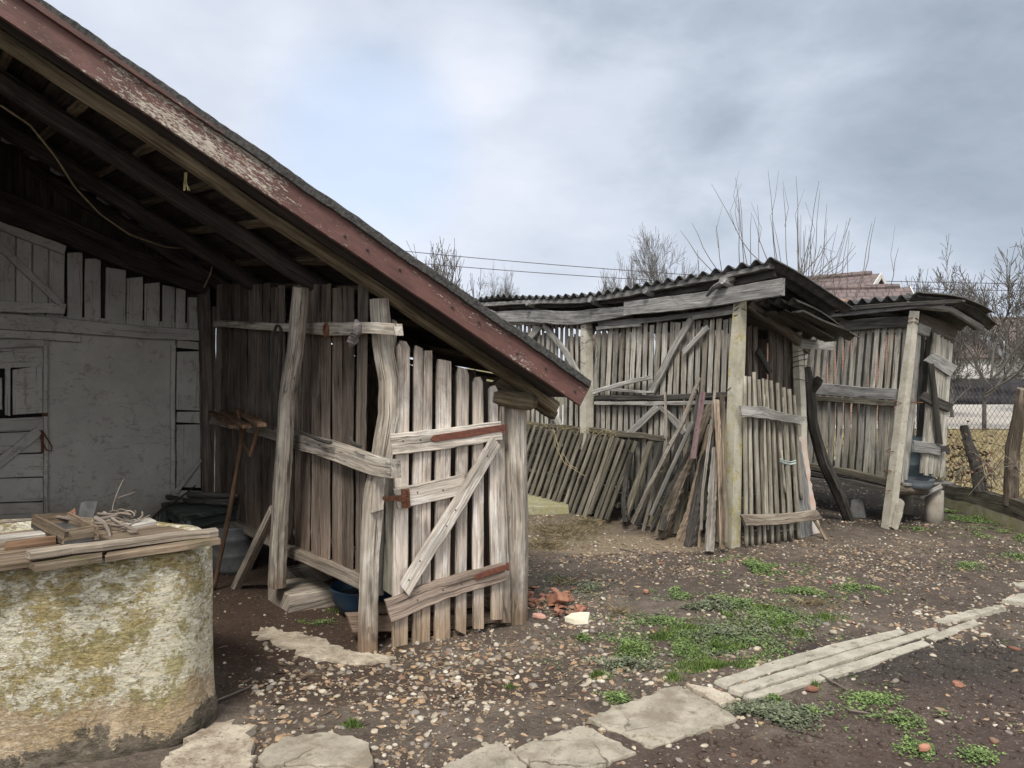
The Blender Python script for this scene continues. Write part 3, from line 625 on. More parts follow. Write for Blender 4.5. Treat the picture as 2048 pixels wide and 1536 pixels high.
# slatted side of the pen
mb = MB(); SB = lambda mb, pts, w, t=.022, off=0.0, **k: pxb(mb, SIDE, pts, w, t, off, jit=k.pop("jit", .5), cut=k.pop("cut", .15), **k)
x = 425.0; j = 0
while x < 736:
    f = (x - 425) / 310; w = 9 + 10.5 * f + U(-1.5, 2.5); y = SIDE.Y(x); pt = SIDE.P(x, 700)
    ztop = roofz(pt.x, pt.y, .04) - (U(0, .25) if R() < .3 else U(.0, .03)); ytop = HY - (ztop - EYE) * F / pt.y
    ybot = 1046 + (1172 - 1046) * ((x - 440) / 282) + U(-4, 2); lean = U(-2.5, 2.5)
    SB(mb, [(x + lean, ytop), (x - 1, 840), (x - lean * .5 - 2, ybot)], w, .007, U(-.012, .006)); x += w + (U(1.2, 2.4) if R() < .5 else U(2.5, 6)) * (.5 + f)
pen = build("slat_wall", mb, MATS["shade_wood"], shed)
def rail(name, mats, *segs):
    for pts, w, t, off in segs:
        mb = MB(); SB(mb, pts, w, t, off, jit=.7, step=18); build(name, mb, MATS[mats], shed)
rail("wall_rail", "post_wood", ([(428, 648), (520, 652), (600, 656)], [13, 15, 18], .05, .055), ([(598, 656), (660, 658), (735, 656), (788, 660)], [20, 28, 22, 24], .06, .06),
     ([(422, 838), (500, 856), (572, 876)], [18, 20, 24], .06, .06), ([(570, 876), (640, 896), (745, 934), (782, 940)], [30, 32, 36, 36], .07, .065))
rail("sill_rail", "sill_wood", ([(425, 1034), (500, 1066), (575, 1102)], [13, 14, 15], .07, .05), ([(578, 1104), (650, 1136), (725, 1172)], [18, 19, 20], .08, .05))
# near bent post, left post, gate post
mb = MB()
def pxpole(mb, ln, pts, ws, off, **k):
    P3 = [ln.P(x, y, off) for x, y in pts]; tube(mb, P3, [w / 2 * p.y / F for w, p in zip(ws, P3)], **k)
pxpole(mb, FRONT, [(757, 598), (760, 640), (766, 700), (777, 760), (776, 830), (768, 880), (758, 935), (748, 990), (742, 1050), (738, 1110), (736, 1200), (734, 1300)], [34, 36, 38, 37, 38, 40, 38, 40, 37, 35, 35, 37], .06, seg=12, jit=.07, square=.55, rot=math.pi / 4, sub=.05)
post = build("bent_post", mb, MATS["post_wood"], shed)
mb = MB(); pxb(mb, FRONT, [(762, 930), (756, 1022)], [21, 24], .03, .145, jit=1.2, step=12); build("nailed_patch", mb, MATS["post_wood"], post)
mb = MB(); pxb(mb, FRONT, [(742, 1254), (742, 1266)], [9, 9], .01, .145, jit=.3); build("small_label_plate", mb, MATS["split_log"], post)
mb = MB(); pxpole(mb, SIDE, [(602, 575), (597, 640), (592, 700), (581, 760), (575, 800), (571, 880), (566, 950), (562, 1010), (558, 1090), (555, 1172)], [28, 30, 29, 30, 30, 29, 32, 30, 31, 33], .16, seg=12, jit=.06, square=.5, rot=math.pi / 4, sub=.05)
build("left_post", mb, MATS["post_wood"], shed)
mb = MB(); pxpole(mb, FRONT, [(1028, 806), (1029, 900), (1030, 1000), (1032, 1100), (1031, 1180), (1031, 1262)], [47, 49, 51, 49, 48, 47], 0.0, seg=16, jit=.045, sub=.06, square=.25)
gpost = build("gate_post", mb, MATS["post_wood"], shed)
mb = MB(); pxb(mb, FRONT, [(1003, 812), (1005, 1000), (1010, 1130), (1012, 1245)], [10, 17, 17, 20], .06, .085, jit=.8, step=18); build("post_jamb", mb, MATS["post_wood"], gpost)
mb = MB(); p0 = FRONT.P(1004, 796, .07); p1 = FRONT.P(1066, 804, .12)
tube(mb, [p0 + (p0 - p1) * .3, p0, (p0 + p1) / 2 + Vector((0, 0, -.004)), p1, p1 + (p1 - p0) * .12], [.048, .052, .056, .054, .03], 12, .10, sub=.03); build("log_bearer", mb, MATS["rafter_wood"], shed)
# rafter tail beyond the gate post
mb = MB(); pxb(mb, FRONT, [(1000, 764), (1070, 804), (1108, 830)], [22, 22, 16], .07, .02, jit=1.2, step=14, cut=.4); build("rafter_tail", mb, MATS["rafter_wood"], shed)
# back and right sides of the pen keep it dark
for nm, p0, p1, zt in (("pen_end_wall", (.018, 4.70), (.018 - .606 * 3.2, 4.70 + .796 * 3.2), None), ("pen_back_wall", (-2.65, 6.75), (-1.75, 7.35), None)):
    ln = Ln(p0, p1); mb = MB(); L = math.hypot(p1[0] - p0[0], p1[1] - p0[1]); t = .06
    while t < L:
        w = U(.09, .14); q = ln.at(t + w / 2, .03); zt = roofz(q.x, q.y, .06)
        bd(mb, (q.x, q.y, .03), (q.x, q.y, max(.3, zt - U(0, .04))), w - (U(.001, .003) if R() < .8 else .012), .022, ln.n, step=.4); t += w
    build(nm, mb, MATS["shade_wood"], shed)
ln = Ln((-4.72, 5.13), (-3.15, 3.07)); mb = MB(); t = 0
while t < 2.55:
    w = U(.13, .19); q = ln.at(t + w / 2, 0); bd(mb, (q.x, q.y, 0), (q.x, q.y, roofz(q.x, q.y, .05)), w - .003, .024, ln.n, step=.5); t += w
build("left_sky_blocker", mb, MATS["shade_wood"], shed)  # added out of view to block sky light from the left
# the gate
gate_root = MB(); GB = lambda mb, pts, w, t=.022, off=.09, **k: pxb(mb, FRONT, pts, w, t, off, jit=k.pop("jit", .5), step=k.pop("step", 20), **k)
for pts, w, top in [([(807, 683), (804, 900), (800, 1307)], [26, 27, 31], .55), ([(838, 694), (835, 1000), (834, 1296)], [18, 18, 17], .2), ([(857, 701), (853, 1000), (851.5, 1291)], [17, 17, 17], .15), ([(889, 717), (886, 1000), (885, 1283)], [29, 29, 31], .12),
                ([(926, 738), (924, 1000), (922, 1265)], [24, 22, 20], .3), ([(956.5, 755), (957, 1000), (958, 1254)], [19, 21, 20], .5), ([(986.5, 771), (990, 1000), (994.5, 1243)], [17, 19, 21], .5)]:
    GB(gate_root, pts, w, .024, .09 + U(-.003, .003), top=top, cut=.25, jit=.35, step=45)
gate = build("gate", gate_root, MATS["gate_wood"], shed)
mb = MB(); GB(mb, [(784, 888), (900, 876), (1004, 862)], [42, 41, 37], .03, .122, cut=.06, step=16, jit=.8); GB(mb, [(794, 997), (860, 984), (931, 969)], [40, 40, 39], .03, .122, cut=.12, jit=.8, step=16)
build("gate_rail", mb, MATS["gate_rail"], gate)
mb = MB(); GB(mb, [(779, 1222), (850, 1194), (930, 1166), (1011, 1142)], [44, 42, 38, 34], .035, .124, cut=.1, step=14, jit=1.4); build("gate_bottom_rail", mb, MATS["gate_brown_rail"], gate)
mb = MB(); GB(mb, [(993, 884), (900, 1036), (808, 1182)], [24, 27, 27], .024, .150, cut=.3, jit=.7); build("gate_brace", mb, MATS["gate_rail"], gate)
mb = MB(); GB(mb, [(862, 878), (930, 868), (1010, 855)], [13, 14, 13], .006, .130, cut=.05, jit=.15, top=.8); tube(mb, [FRONT.P(1008, 849, .13), FRONT.P(1009, 866, .13)], .011, 8); build("strap_hinge", mb, MATS["rust_paint"], gate)
mb = MB(); GB(mb, [(949, 1156), (985, 1144), (1017, 1133)], [11, 11, 10], .006, .134, cut=.05, jit=.2, top=.5); tube(mb, [FRONT.P(1015, 1126, .13), FRONT.P(1016, 1141, .13)], .010, 8); build("strap_hinge", mb, MATS["rust_paint"], gate)
mb = MB(); GB(mb, [(811, 978), (813, 1016)], [16, 18], .006, .131, cut=.05, jit=.5, step=6); GB(mb, [(812, 997), (786, 996), (769, 1000)], [15, 10, 5], .006, .140, cut=.1, jit=.4, step=6); tube(mb, [FRONT.P(769, 1001, .14), FRONT.P(766, 995, .15), FRONT.P(771, 992, .15)], .006, 6)
for i in range(7): p = FRONT.P(814 + .3 * i, 981 + 5.5 * i, .133); tube(mb, [p, p + FRONT.n * .006], [.006, .004], 6)
build("hasp", mb, MATS["rust"], gate)
for x, y, o in [(806, 882, .122), (841, 880, .122), (888, 868, .122), (925, 872, .122), (957, 862, .122), (835, 985, .122), (886, 980, .122), (975, 912, .15), (911, 1020, .15), (893, 1052, .15), (840, 1122, .15), (818, 1160, .15), (835, 1200, .124), (886, 1180, .124), (923, 1168, .124)]:
    mb = MB(); p = FRONT.P(x, y, o); tube(mb, [p, p + FRONT.n * .004], [.005, .0035], 6); build("nail_head", mb, MATS["iron"], gate)
# low timbers in the gateway
mb = MB(); pxb(mb, FRONT, [(702, 1248), (860, 1248), (1003, 1232)], [34, 32, 22], .08, -.02, jit=1, step=30); pxb(mb, FRONT, [(758, 1220), (880, 1215), (1000, 1200)], [18, 17, 15], .08, -.03, jit=1, step=30)
build("threshold_timber", mb, MATS["shade_wood"], shed)
mb = MB(); pxb(mb, FRONT, [(789, 640), (784, 800), (776, 1185)], [10, 13, 20], .02, .02, jit=.8, top=.2); pxb(mb, FRONT, [(765, 900), (760, 1188)], [11, 13], .02, .0, jit=.8); build("gate_stop_slat", mb, MATS["crib_slat"], shed)
# ------------------------------------------------------------------ things hanging and standing in the lean-to
V3 = Vector
def one(name, mb, mat, label, cat, group=None, smooth=False):
    return tag(build(name, mb, MATS[mat], smooth=smooth), label, cat, group)
mb = MB(); cab = [(-90, 190, 3.7), (0, 210, 4.0), (60, 250, 4.2), (110, 312, 4.45), (150, 375, 4.7), (200, 428, 5.0), (260, 470, 5.3), (330, 494, 5.7), (400, 500, 6.1), (420, 504, 6.25), (428, 518, 6.35), (420, 550, 6.4), (408, 575, 6.4)]
tube(mb, [P(*c) for c in cab], .0055, 6, sub=.04); one("cable", mb, "cable", "yellowish cable sagging under the dark roof of the lean-to", "cable", smooth=True)
mb = MB()
for k in range(5):
    p = P(372 + U(-3, 3), 345, 3.72); tube(mb, [p, p + V3((U(-.01, .01), 0, -.05)), p + V3((U(-.04, .03), U(-.02, .02), -.09))], .0025, 4)
one("twine_scrap", mb, "straw", "frayed scrap of straw twine dangling from the front rafter", "twine")
mb = MB(); p = [SIDE.P(x, y, .16) for x, y in [(545, 860), (543, 760), (546, 680), (550, 655), (556, 650), (562, 657), (562, 700), (558, 780), (556, 870)]]
tube(mb, p, .010, 6, .25, sub=.03); one("hanging_chain", mb, "rope_dark", "dark chain looped over the upper rail beside the left post", "chain")
mb = MB(); pc = SIDE.P(652, 660, .13); pts = [pc + SIDE.d * math.cos(a) * .026 + V3((0, 0, math.sin(a) * .034)) for a in np.linspace(0, 6.283, 17)]
tube(mb, pts, .010, 6); one("iron_ring", mb, "rust", "small rusty ring hung on the upper rail between the posts", "ring")
mb = MB(); tube(mb, [SIDE.P(x, y, .16) for x, y in [(712, 640), (716, 652), (714, 662), (708, 672), (704, 684), (703, 692)]], [.008, .02, .026, .024, .03, .012], 9, .25, sub=.012)
one("cloth_bundle", mb, "bag", "knotted dark rag bundle hanging beside the bent post", "rag")
for k, (pts, lab) in enumerate([([(700, 880), (706, 892), (722, 897)], "bent stick resting on the middle rail of the slatted pen wall"), ([(600, 868), (640, 884), (662, 890)], "thin dark stick lying on the middle rail beside the left post")]):
    mb = MB(); tube(mb, [SIDE.P(x, y - 4, .10) for x, y in pts], .010, 6, .2, sub=.03); one("stick", mb, "dark_board", lab, "stick", "sticks lying on the pen rail")
# wooden props and planks by the wall
mb = MB(); a = G(427, 1178); b = SIDE.P(484, 880, .22); tube(mb, [a, a.lerp(b, .5) + V3((.008, 0, 0)), b], .0165, 8, .05, sub=.06)
tool = one("forked_pole", mb, "tool_wood", "long brown pole with a forked wooden head leaning on the slatted wall", "pole", smooth=True)
mb = MB(); tube(mb, [b - V3((0, 0, .05)), SIDE.P(481, 850, .22), SIDE.P(476, 822, .2)], .012, 7, .05); tube(mb, [b, SIDE.P(491, 850, .22), SIDE.P(493, 826, .2)], .012, 7, .05); tube(mb, [SIDE.P(500, 912, .24), SIDE.P(512, 872, .22), SIDE.P(522, 838, .2)], .014, 7, .05); tube(mb, [SIDE.P(484, 885, .22), SIDE.P(500, 908, .24)], .012, 7, .05)
build("fork_head", mb, MATS["tool_wood"], tool)
for i, (x0, y0, x1, y1, lab) in enumerate([(424, 822, 466, 850, "leftmost of the three short planks on the pen rail above the forked pole"), (446, 820, 492, 850, "middle one of the three short planks on the pen rail above the forked pole"), (470, 817, 524, 846, "rightmost of the three short planks on the pen rail, palest on its end")]):
    mb = MB(); bd(mb, SIDE.P(x0, y0, .06), SIDE.P(x1, y1, .36), .05, .022, (0, 0, 1)); one("short_plank", mb, "tool_wood", lab, "plank", "short planks on the pen rail")
mb = MB(); a = G(472, 1176, -.01); b = SIDE.P(548, 1018, .17); tube(mb, [a, a.lerp(b, .3), a.lerp(b, .7), b], [.036, .036, .034, .032], 10, .06, square=.5, rot=.8, sub=.06); one("leaning_stake", mb, "sill_wood", "thick squared stake leaning against the foot of the slatted wall", "stake")
mb = MB()
def tb(px, py, z=0): q = G(px, py, 0); return (q.x, q.y)
a, b, c = tb(536, 1197), tb(578, 1226), tb(672, 1210); d_ = (a[0] + c[0] - b[0], a[1] + c[1] - b[1])
hexa(mb, [(*b, -.02), (*c, -.02), (*d_, -.02), (*a, -.02), (*b, .112), (*c, .105), (*d_, .11), (*a, .112)], .5)
one("sill_block", mb, "sill_wood", "squared timber block lying under the foot of the left post", "timber block")
mb = MB(); q = G(542, 1186); hexa(mb, [(q.x - .05, q.y + .15, -.02), (q.x + .1, q.y + .1, -.02), (q.x + .45, q.y + .5, -.02), (q.x + .3, q.y + .55, -.02), (q.x - .05, q.y + .15, .12), (q.x + .1, q.y + .1, .12), (q.x + .45, q.y + .5, .12), (q.x + .3, q.y + .55, .12)], .4)
one("sill_block", mb, "sill_wood", "short timber end behind the block that carries the left post", "timber block")
def lathe(mb, cx, cy, prof, seg=28, rn=.5, jit=0):
    rings = []
    for r, z in prof:
        ring = [(cx + math.cos(2 * math.pi * k / seg) * r * (1 + U(-jit, jit)), cy + math.sin(2 * math.pi * k / seg) * r * (1 + U(-jit, jit)), z) for k in range(seg)]
        rings.append(mb.ring(ring, [(2 * math.pi * k / seg * .2, z + r, 0) for k in range(seg)], rn))
    mb.loft(rings)
mb = MB(); lathe(mb, -.93, 4.85, [(.09, 0), (.15, .03), (.195, .10), (.21, .175), (.218, .185), (.205, .185), (.19, .10), (.14, .04), (.05, .03)])
bas = one("enamel_basin", mb, "blue_enamel", "blue enamel basin on the dirt under the slatted pen wall", "basin", smooth=True)
mb = MB(); lathe(mb, -.93, 4.85, [(.19, .115), (.10, .119), (.01, .12)]); build("water", mb, MATS["dark_water"], bas)
mb = MB(); bx, by = -2.15, 5.92
lathe(mb, bx, by, [(.145, -.01), (.155, .03), (.16, .12), (.165, .13), (.16, .14), (.162, .24), (.168, .25), (.162, .26), (.158, .33), (.165, .345), (.15, .34), (.14, .30), (.02, .29)]); one("metal_tub", mb, "tub_metal", "dull grey ribbed metal tub standing behind the well", "tub", smooth=True)
# bench with branches
B0 = G(368, 1034, .46); ux = (G(470, 1012, .46) - B0); ux.z = 0; uy = (G(322, 1006, .46) - B0); uy.z = 0
bench = thing("bench", "low dark wooden bench by the whitewashed wall with branches piled on it", "bench", (B0.x, B0.y, 0))
mb = MB()
for k in range(2):
    f0, f1 = k * .5, k * .5 + .49; hexa(mb, [B0 + uy * f + ux * e + V3((0, 0, dz)) for dz in (-.035, 0) for f, e in ((f0, 0), (f0, 1.2), (f1, 1.2), (f1, 0))])
build("seat", mb, MATS["bench_wood"], bench)
for f, e in ((.06, .06), (.9, .06), (.06, 1.1), (.9, 1.1)):
    mb = MB(); q = B0 + uy * f + ux * e; tube(mb, [(q.x, q.y, 0), (q.x, q.y, .425)], .034, 4, .02, rot=.8, square=1.0); build("leg", mb, MATS["bench_wood"], bench)
mb = MB(); 
for e in (.06, 1.1): bd(mb, B0 + uy * .0 + ux * e + V3((0, 0, -.075)), B0 + uy * .95 + ux * e + V3((0, 0, -.075)), .08, .025, -ux)
bd(mb, B0 + ux * .03 + uy * .04 + V3((0, 0, -.075)), B0 + ux * 1.15 + uy * .04 + V3((0, 0, -.075)), .08, .02, -uy); build("apron", mb, MATS["bench_wood"], bench)
for i, (pts, r, lab) in enumerate([([(335, 994, 6.25), (380, 1003, 6.1), (470, 1000, 6.0)], .022, "lower grey branch lying along the bench seat"), ([(376, 988, 6.15), (420, 990, 6.1), (478, 991, 6.05)], .026, "thick dark branch topmost on the bench"), ([(340, 1003, 6.1), (385, 1000, 6.15), (455, 1008, 5.95)], .018, "thin dark branch in front on the bench seat")]):
    mb = MB(); tube(mb, [P(*p) for p in pts], [r, r * 1.1, r * .8], 8, .15, sub=.05); one("bench_branch", mb, "dark_board", lab, "branch", "branches piled on the bench")
mb = MB(); tube(mb, [P(300, 1042, 5.6), P(325, 1018, 5.75), P(345, 1008, 5.9), P(392, 970, 6.0)], [.012, .01, .008, .004], 6, .2, sub=.05); tube(mb, [P(318, 1026, 5.7), P(316, 1046, 5.7)], [.006, .004], 5); one("bench_branch", mb, "dark_board", "crooked twig sticking out over the left end of the bench", "branch", "branches piled on the bench")

# ------------------------------------------------------------------ the well
well = thing("well", "round-cornered concrete well with pale plaster spotted by ochre lichen", "well", (-2.05, 3.4, 0))
plan = [(-1.345, 3.46), (-1.330, 3.33), (-1.345, 3.23), (-1.40, 3.16), (-1.50, 3.10), (-1.66, 3.02), (-1.88, 2.93), (-2.12, 2.87), (-2.40, 2.85), (-2.66, 2.92), (-2.80, 3.15), (-2.84, 3.45), (-2.72, 3.78), (-2.45, 3.92), (-2.1, 3.93), (-1.75, 3.86), (-1.50, 3.72)]
def smoothloop(pl, n=5):
    out = []; N_ = len(pl)
    for i in range(N_):
        p0, p1, p2, p3 = [V3((*pl[(i + k) % N_], 0)) for k in (-1, 0, 1, 2)]
        for k in range(n):
            t = k / n; out.append(.5 * ((2 * p1) + (p2 - p0) * t + (2 * p0 - 5 * p1 + 4 * p2 - p3) * t * t + (3 * p1 - p0 - 3 * p2 + p3) * t ** 3))
    return out
pl = smoothloop(plan); cw = V3((-2.08, 3.4, 0)); mb = MB(); rings = []
for off, z in [(.012, -.05), (.012, .04), (.010, .085), (.004, .115), (.004, .2), (0, .4), (0, .6), (-.002, .74), (-.012, .772), (-.03, .785), (-.09, .787), (-.10, .77), (-.11, .4), (-.12, .1)]:
    ring = []; lcs = []
    for k, p in enumerate(pl):
        d = (p - cw).normalized(); zz = z + (.010 * mnoise.noise((p.x * 4, p.y * 4, z * 3)) if z > .02 else 0)
        o = off + .006 * mnoise.noise((p.x * 9, p.y * 9, z * 9)) + (.02 * mnoise.noise((p.x * 6, p.y * 6, 5)) if z < .13 else 0)
        if .08 < z < .16: zz += .035 * mnoise.noise((p.x * 3, p.y * 3, 9))
        q = p + d * o; ring.append((q.x, q.y, zz)); lcs.append((k * .05, zz, 0))
    rings.append(mb.ring(ring, lcs, .5))
mb.loft(rings); build("well_wall", mb, MATS["well_plaster"], well, True)
# lid
E0 = G(72, 1138, .815); E1 = G(430, 1086, .815); ld = (E1 - E0); ld.z = 0; LL = ld.length; ld /= LL; lb = V3((-ld.y, ld.x, 0))
lid = thing("well_cover", "brown plank lid lying over the well, boards rotten at the front edge", "lid", (-1.8, 3.2, .79))
mb = MB(); y = 0
for i, (w, t0, t1) in enumerate([(.10, 0, 0), (.13, -.32, .02), (.17, -.75, .06), (.16, -.8, .12), (.14, -.8, .22)]):
    for s0, s1 in ((t0, LL - .42 if i == 0 else LL - t1), (LL - .41, LL + .01) if i == 0 else (0, 0)):
        if s1 - s0 < .05: continue
        bd(mb, E0 + ld * s0 + lb * (y + w / 2) + V3((0, 0, .010 + i * .002)), E0 + ld * s1 + lb * (y + w / 2) + V3((0, 0, .014 + i * .002)), w - .006, .024, (0, 0, 1), jit=.006, step=.06)
    y += w
build("lid_boards", mb, MATS["lid_wood"], lid)
mb = MB(); bd(mb, G(48, 1103, .865), G(437, 1056, .858), .065, .027, (0, 0, 1), jit=.006, step=.05, w1=.06); one("loose_plank", mb, "old_plank", "cracked pale plank lying along the front of the well lid", "plank")
mb = MB(); bd(mb, G(-80, 1082, .85), G(98, 1062, .85), .085, .03, (0, 0, 1)); one("loose_plank", mb, "white_plank", "white painted plank at the left edge of the well lid", "plank")
mb = MB(); bd(mb, G(262, 1046, .85), G(306, 1038, .85), .10, .03, (0, 0, 1)); one("loose_plank", mb, "white_plank", "short white plank end behind the twigs at the back of the lid", "plank")
mb = MB(); bd(mb, G(10, 1083, .865), G(112, 1071, .865), .035, .032, (0, 0, 1)); one("loose_plank", mb, "tool_wood", "small brown square batten in front of the white plank on the lid", "batten")
q = [G(62, 1042, .87), G(128, 1076, .87), G(196, 1066, .87), G(140, 1038, .87)]
tray = thing("tray", "dark shallow wooden tray full of twigs on the well lid", "tray", (sum((p.x for p in q)) / 4, sum((p.y for p in q)) / 4, .845))
mb = MB(); hexa(mb, [p - V3((0, 0, .03)) for p in q] + [p + V3((0, 0, -.012)) for p in q], .3); build("tray_bottom", mb, MATS["dark_plate"], tray)
for a_, b_ in ((0, 1), (1, 2), (2, 3), (3, 0)):
    mb = MB(); n = (q[b_] - q[a_]).cross(V3((0, 0, 1))).normalized(); bd(mb, q[a_] + V3((0, 0, .002)), q[b_] + V3((0, 0, .002)), .055, .014, n); build("tray_side", mb, MATS["lid_wood"], tray)
mb = MB(); bd(mb, P(154, 1022, 3.5), P(188, 1019, 3.46), .075, .006, (0, -1, .25), step=.03, jit=.002); one("metal_plate", mb, "dark_plate", "dark square metal plate standing upright behind the twigs on the lid", "plate")
mb = MB(); hexa(mb, [P(x, y, Y) for x, y, Y in ((136, 1034, 3.5), (152, 1034, 3.5), (152, 1034, 3.56), (136, 1034, 3.56), (136, 1026, 3.5), (150, 1016, 3.5), (150, 1016, 3.56), (136, 1026, 3.56))]); one("brick_bit", mb, "brick", "small brick scrap beside the upright metal plate on the lid", "brick")
twl = [([(0, 1045), (60, 1040), (130, 1034), (190, 1038), (235, 1030)], .006, "long twig lying across the whole tray to the left frame edge"), ([(95, 1030), (130, 1036), (180, 1046), (230, 1048)], .009, "thick twig starting at the tray's back corner"),
       ([(190, 1036), (208, 1046), (217, 1062), (220, 1074)], .012, "thickest bent twig pointing forward off the tray"), ([(208, 1025), (232, 1042), (262, 1058), (275, 1066)], .009, "forked twig running down to the right of the tray"),
       ([(112, 1088), (112, 1074), (125, 1062), (150, 1056), (175, 1058)], .004, "thin pale stem arching over the front side of the tray"), ([(130, 1090), (170, 1078), (205, 1068)], .003, "very thin stem lying on the lid before the tray"),
       ([(224, 1030), (226, 1010), (232, 992), (242, 968), (248, 958)], .0032, "thin dry stalk standing up in front of the white wall"), ([(236, 996), (255, 990), (271, 984)], .0035, "pale straw jutting right from the upright stalk"),
       ([(240, 1058), (255, 1052), (280, 1040), (300, 1030)], .004, "thin dark twig pointing at the short white plank"), ([(150, 1060), (185, 1060), (210, 1056)], .004, "pale peeled twig lying flat at the tray's front"),
       ([(195, 1028), (222, 1030), (246, 1026), (262, 1030)], .008, "curled grey vine twig at the back of the heap"), ([(200, 1040), (228, 1034), (258, 1044)], .007, "short brown twig in the middle of the heap"),
       ([(187, 1044), (187, 1066), (186, 1086)], .0025, "tiny stalk hanging down in front of the tray"), ([(255, 1062), (268, 1066), (278, 1058)], .005, "small end twig at the right tip of the heap"), ([(170, 1042), (200, 1046), (240, 1052), (262, 1050)], .006, "straight twig under the forked twig")]
for pts, r, lab in twl:
    n = len(pts); mb = MB(); tube(mb, [P(x, y, 3.42 - (y - 1035) * .004 + U(-.02, .02)) for x, y in pts], [r * (1 - .5 * i / n) for i in range(n)], 6, .15, sub=.03)
    one("twig", mb, "twig_wood", lab, "twig", "twigs heaped on the well lid", True)
for k in range(3):   # curly bark shreds belong to the heap
    mb = MB(); c0 = P(225 + 14 * k, 1032 - 3 * (k % 2), 3.45); tube(mb, [c0 + V3((math.cos(a) * .035 + a * .004, a * .004, .022 * math.sin(a))) for a in np.linspace(0, 7, 16)], .004, 5, .15)
    one("bark_curl", mb, "twig_wood", ["curled bark strip left behind the thick bent twig", "curled bark strip in the middle beside the stalk", "curled bark strip nearest the short white plank"][k], "bark strip", "twigs heaped on the well lid")

# ------------------------------------------------------------------ corn crib in the middle
L1 = Ln((1.90, 6.72), (-.156, 10.0)); D1 = V3((-.531, .847, 0)); N1 = V3((-.847, -.531, 0)); 
L1F = Ln((1.90, 6.72), (2.70, 7.22))
crib = thing("corn_crib", "grey slatted corn crib with concrete posts and a sagging corrugated roof", "corn crib", (1.2, 8.5, 0))
C1 = lambda mb, pts, w, t=.022, off=0.0, **k: pxb(mb, L1, pts, w, t, off, jit=k.pop("jit", .45), cut=k.pop("cut", .15), **k)
def cslats(x0, x1, ytop, ybot, lean, w0, w1, g0, g1, off=0.0):
    mb = MB(); x = x0
    while x < x1:
        f = (x - x0) / (x1 - x0); w = w0 + (w1 - w0) * f + U(-1, 1); le = lean + U(-2, 2)
        C1(mb, [(x + le * .5, ytop(x) + U(-2, 3)), (x, (ytop(x) + ybot(x)) / 2), (x - le * .5, ybot(x))], w, .007, off + U(-.01, .006), jit=.4); x += w + g0 + (g1 - g0) * f + U(-.6, .9)
    return mb
build("slat_wall", cslats(1004, 1162, lambda x: 652 - (x - 1004) * .08, lambda x: 960 + (x - 1004) * .3, 4, 4.6, 6.0, 3.6, 4.0), MATS["crib_slat"], crib)
build("slat_wall", cslats(1194, 1472, lambda x: 654 - (x - 1194) * .07, lambda x: 797, 6, 7.4, 9.8, 3.8, 4.2), MATS["crib_slat"], crib)
build("slat_wall", cslats(1194, 1466, lambda x: 800, lambda x: 1010 + (x - 1194) * .14, 3, 7.2, 9.2, 3.8, 4.0, -.01), MATS["crib_slat"], crib)
def cpart(name, mat, pts, w, t=.025, off=.03, parent=crib, ln=L1, **k):
    mb = MB(); pxb(mb, ln, pts, w, t, off, **{**dict(jit=.7, cut=.12, step=18), **k}); return build(name, mb, MATS[mat], parent)
cpart("top_beam", "crib_board", [(968, 634), (1050, 632), (1140, 637), (1190, 630), (1252, 622)], [18, 25, 28, 26, 20], .04, .12); cpart("top_beam", "crib_board", [(1246, 618), (1340, 608), (1450, 592), (1564, 574)], [27, 30, 32, 34], .045, .14)
cpart("top_rail", "crib_rail", [(1002, 649), (1090, 644), (1162, 644)], [7, 8, 9]); cpart("top_rail", "crib_board", [(1196, 648), (1300, 640), (1400, 627), (1472, 612)], [11, 10, 9, 8], .03, .05); cpart("top_rail", "crib_rail", [(1192, 656), (1280, 650)], 6, .02, .06); cpart("top_rail", "crib_rail", [(1384, 636), (1470, 622)], [8, 9], .02, .055)
cpart("mid_rail", "dark_board", [(1188, 795), (1320, 796), (1470, 789)], [9, 11, 12], .05, .05); cpart("mid_rail", "crib_rail", [(1188, 806), (1300, 808), (1446, 804)], [7, 8, 8], .03, .05)
for pts, w in [([(1086, 650), (1130, 705), (1164, 762)], [9, 10, 11]), ([(1078, 652), (1040, 700)], [11, 9]), ([(1100, 815), (1120, 858)], [12, 11]), ([(1380, 638), (1340, 710), (1298, 792)], [11, 12, 11]), ([(1414, 655), (1368, 704)], [9, 9]), ([(1316, 813), (1255, 870)], [13, 13]), ([(1320, 813), (1350, 845), (1368, 866)], [9, 12, 12])]:
    cpart("brace", "crib_rail", pts, w, .025, .045 + U(0, .004), cut=.4)
cpart("loose_lath", "crib_rail", [(1184, 784), (1250, 767), (1302, 755)], [9, 9, 8], .025, .075, jit=1.0); cpart("loose_lath", "crib_rail", [(1206, 776), (1250, 782), (1304, 784)], [8, 6, 4], .02, .07)
def cpole(name, mat, ln, pts, ws, off, parent, **k):
    mb = MB(); pxpole(mb, ln, pts, [w * .74 for w in ws], off, **{**dict(seg=8, jit=.012, square=1.0, sub=.08, u0=ln.d), **k}); return build(name, mb, MATS[mat], parent)
cpole("concrete_post", "concrete_post_lichen", L1, [(1481, 592), (1474, 720), (1467, 900), (1462, 1095)], [24, 30, 31, 34], .05, crib)
cpole("concrete_post", "concrete_post", L1, [(1173, 634), (1174, 760), (1173, 1030)], [22, 25, 26], .04, crib); cpole("concrete_post", "concrete_post", L1, [(992, 632), (1000, 990)], [14, 15], .04, crib)
cpole("concrete_post", "concrete_post", L1F, [(1594, 664), (1600, 800), (1606, 1060)], [19, 22, 24], .02, crib)
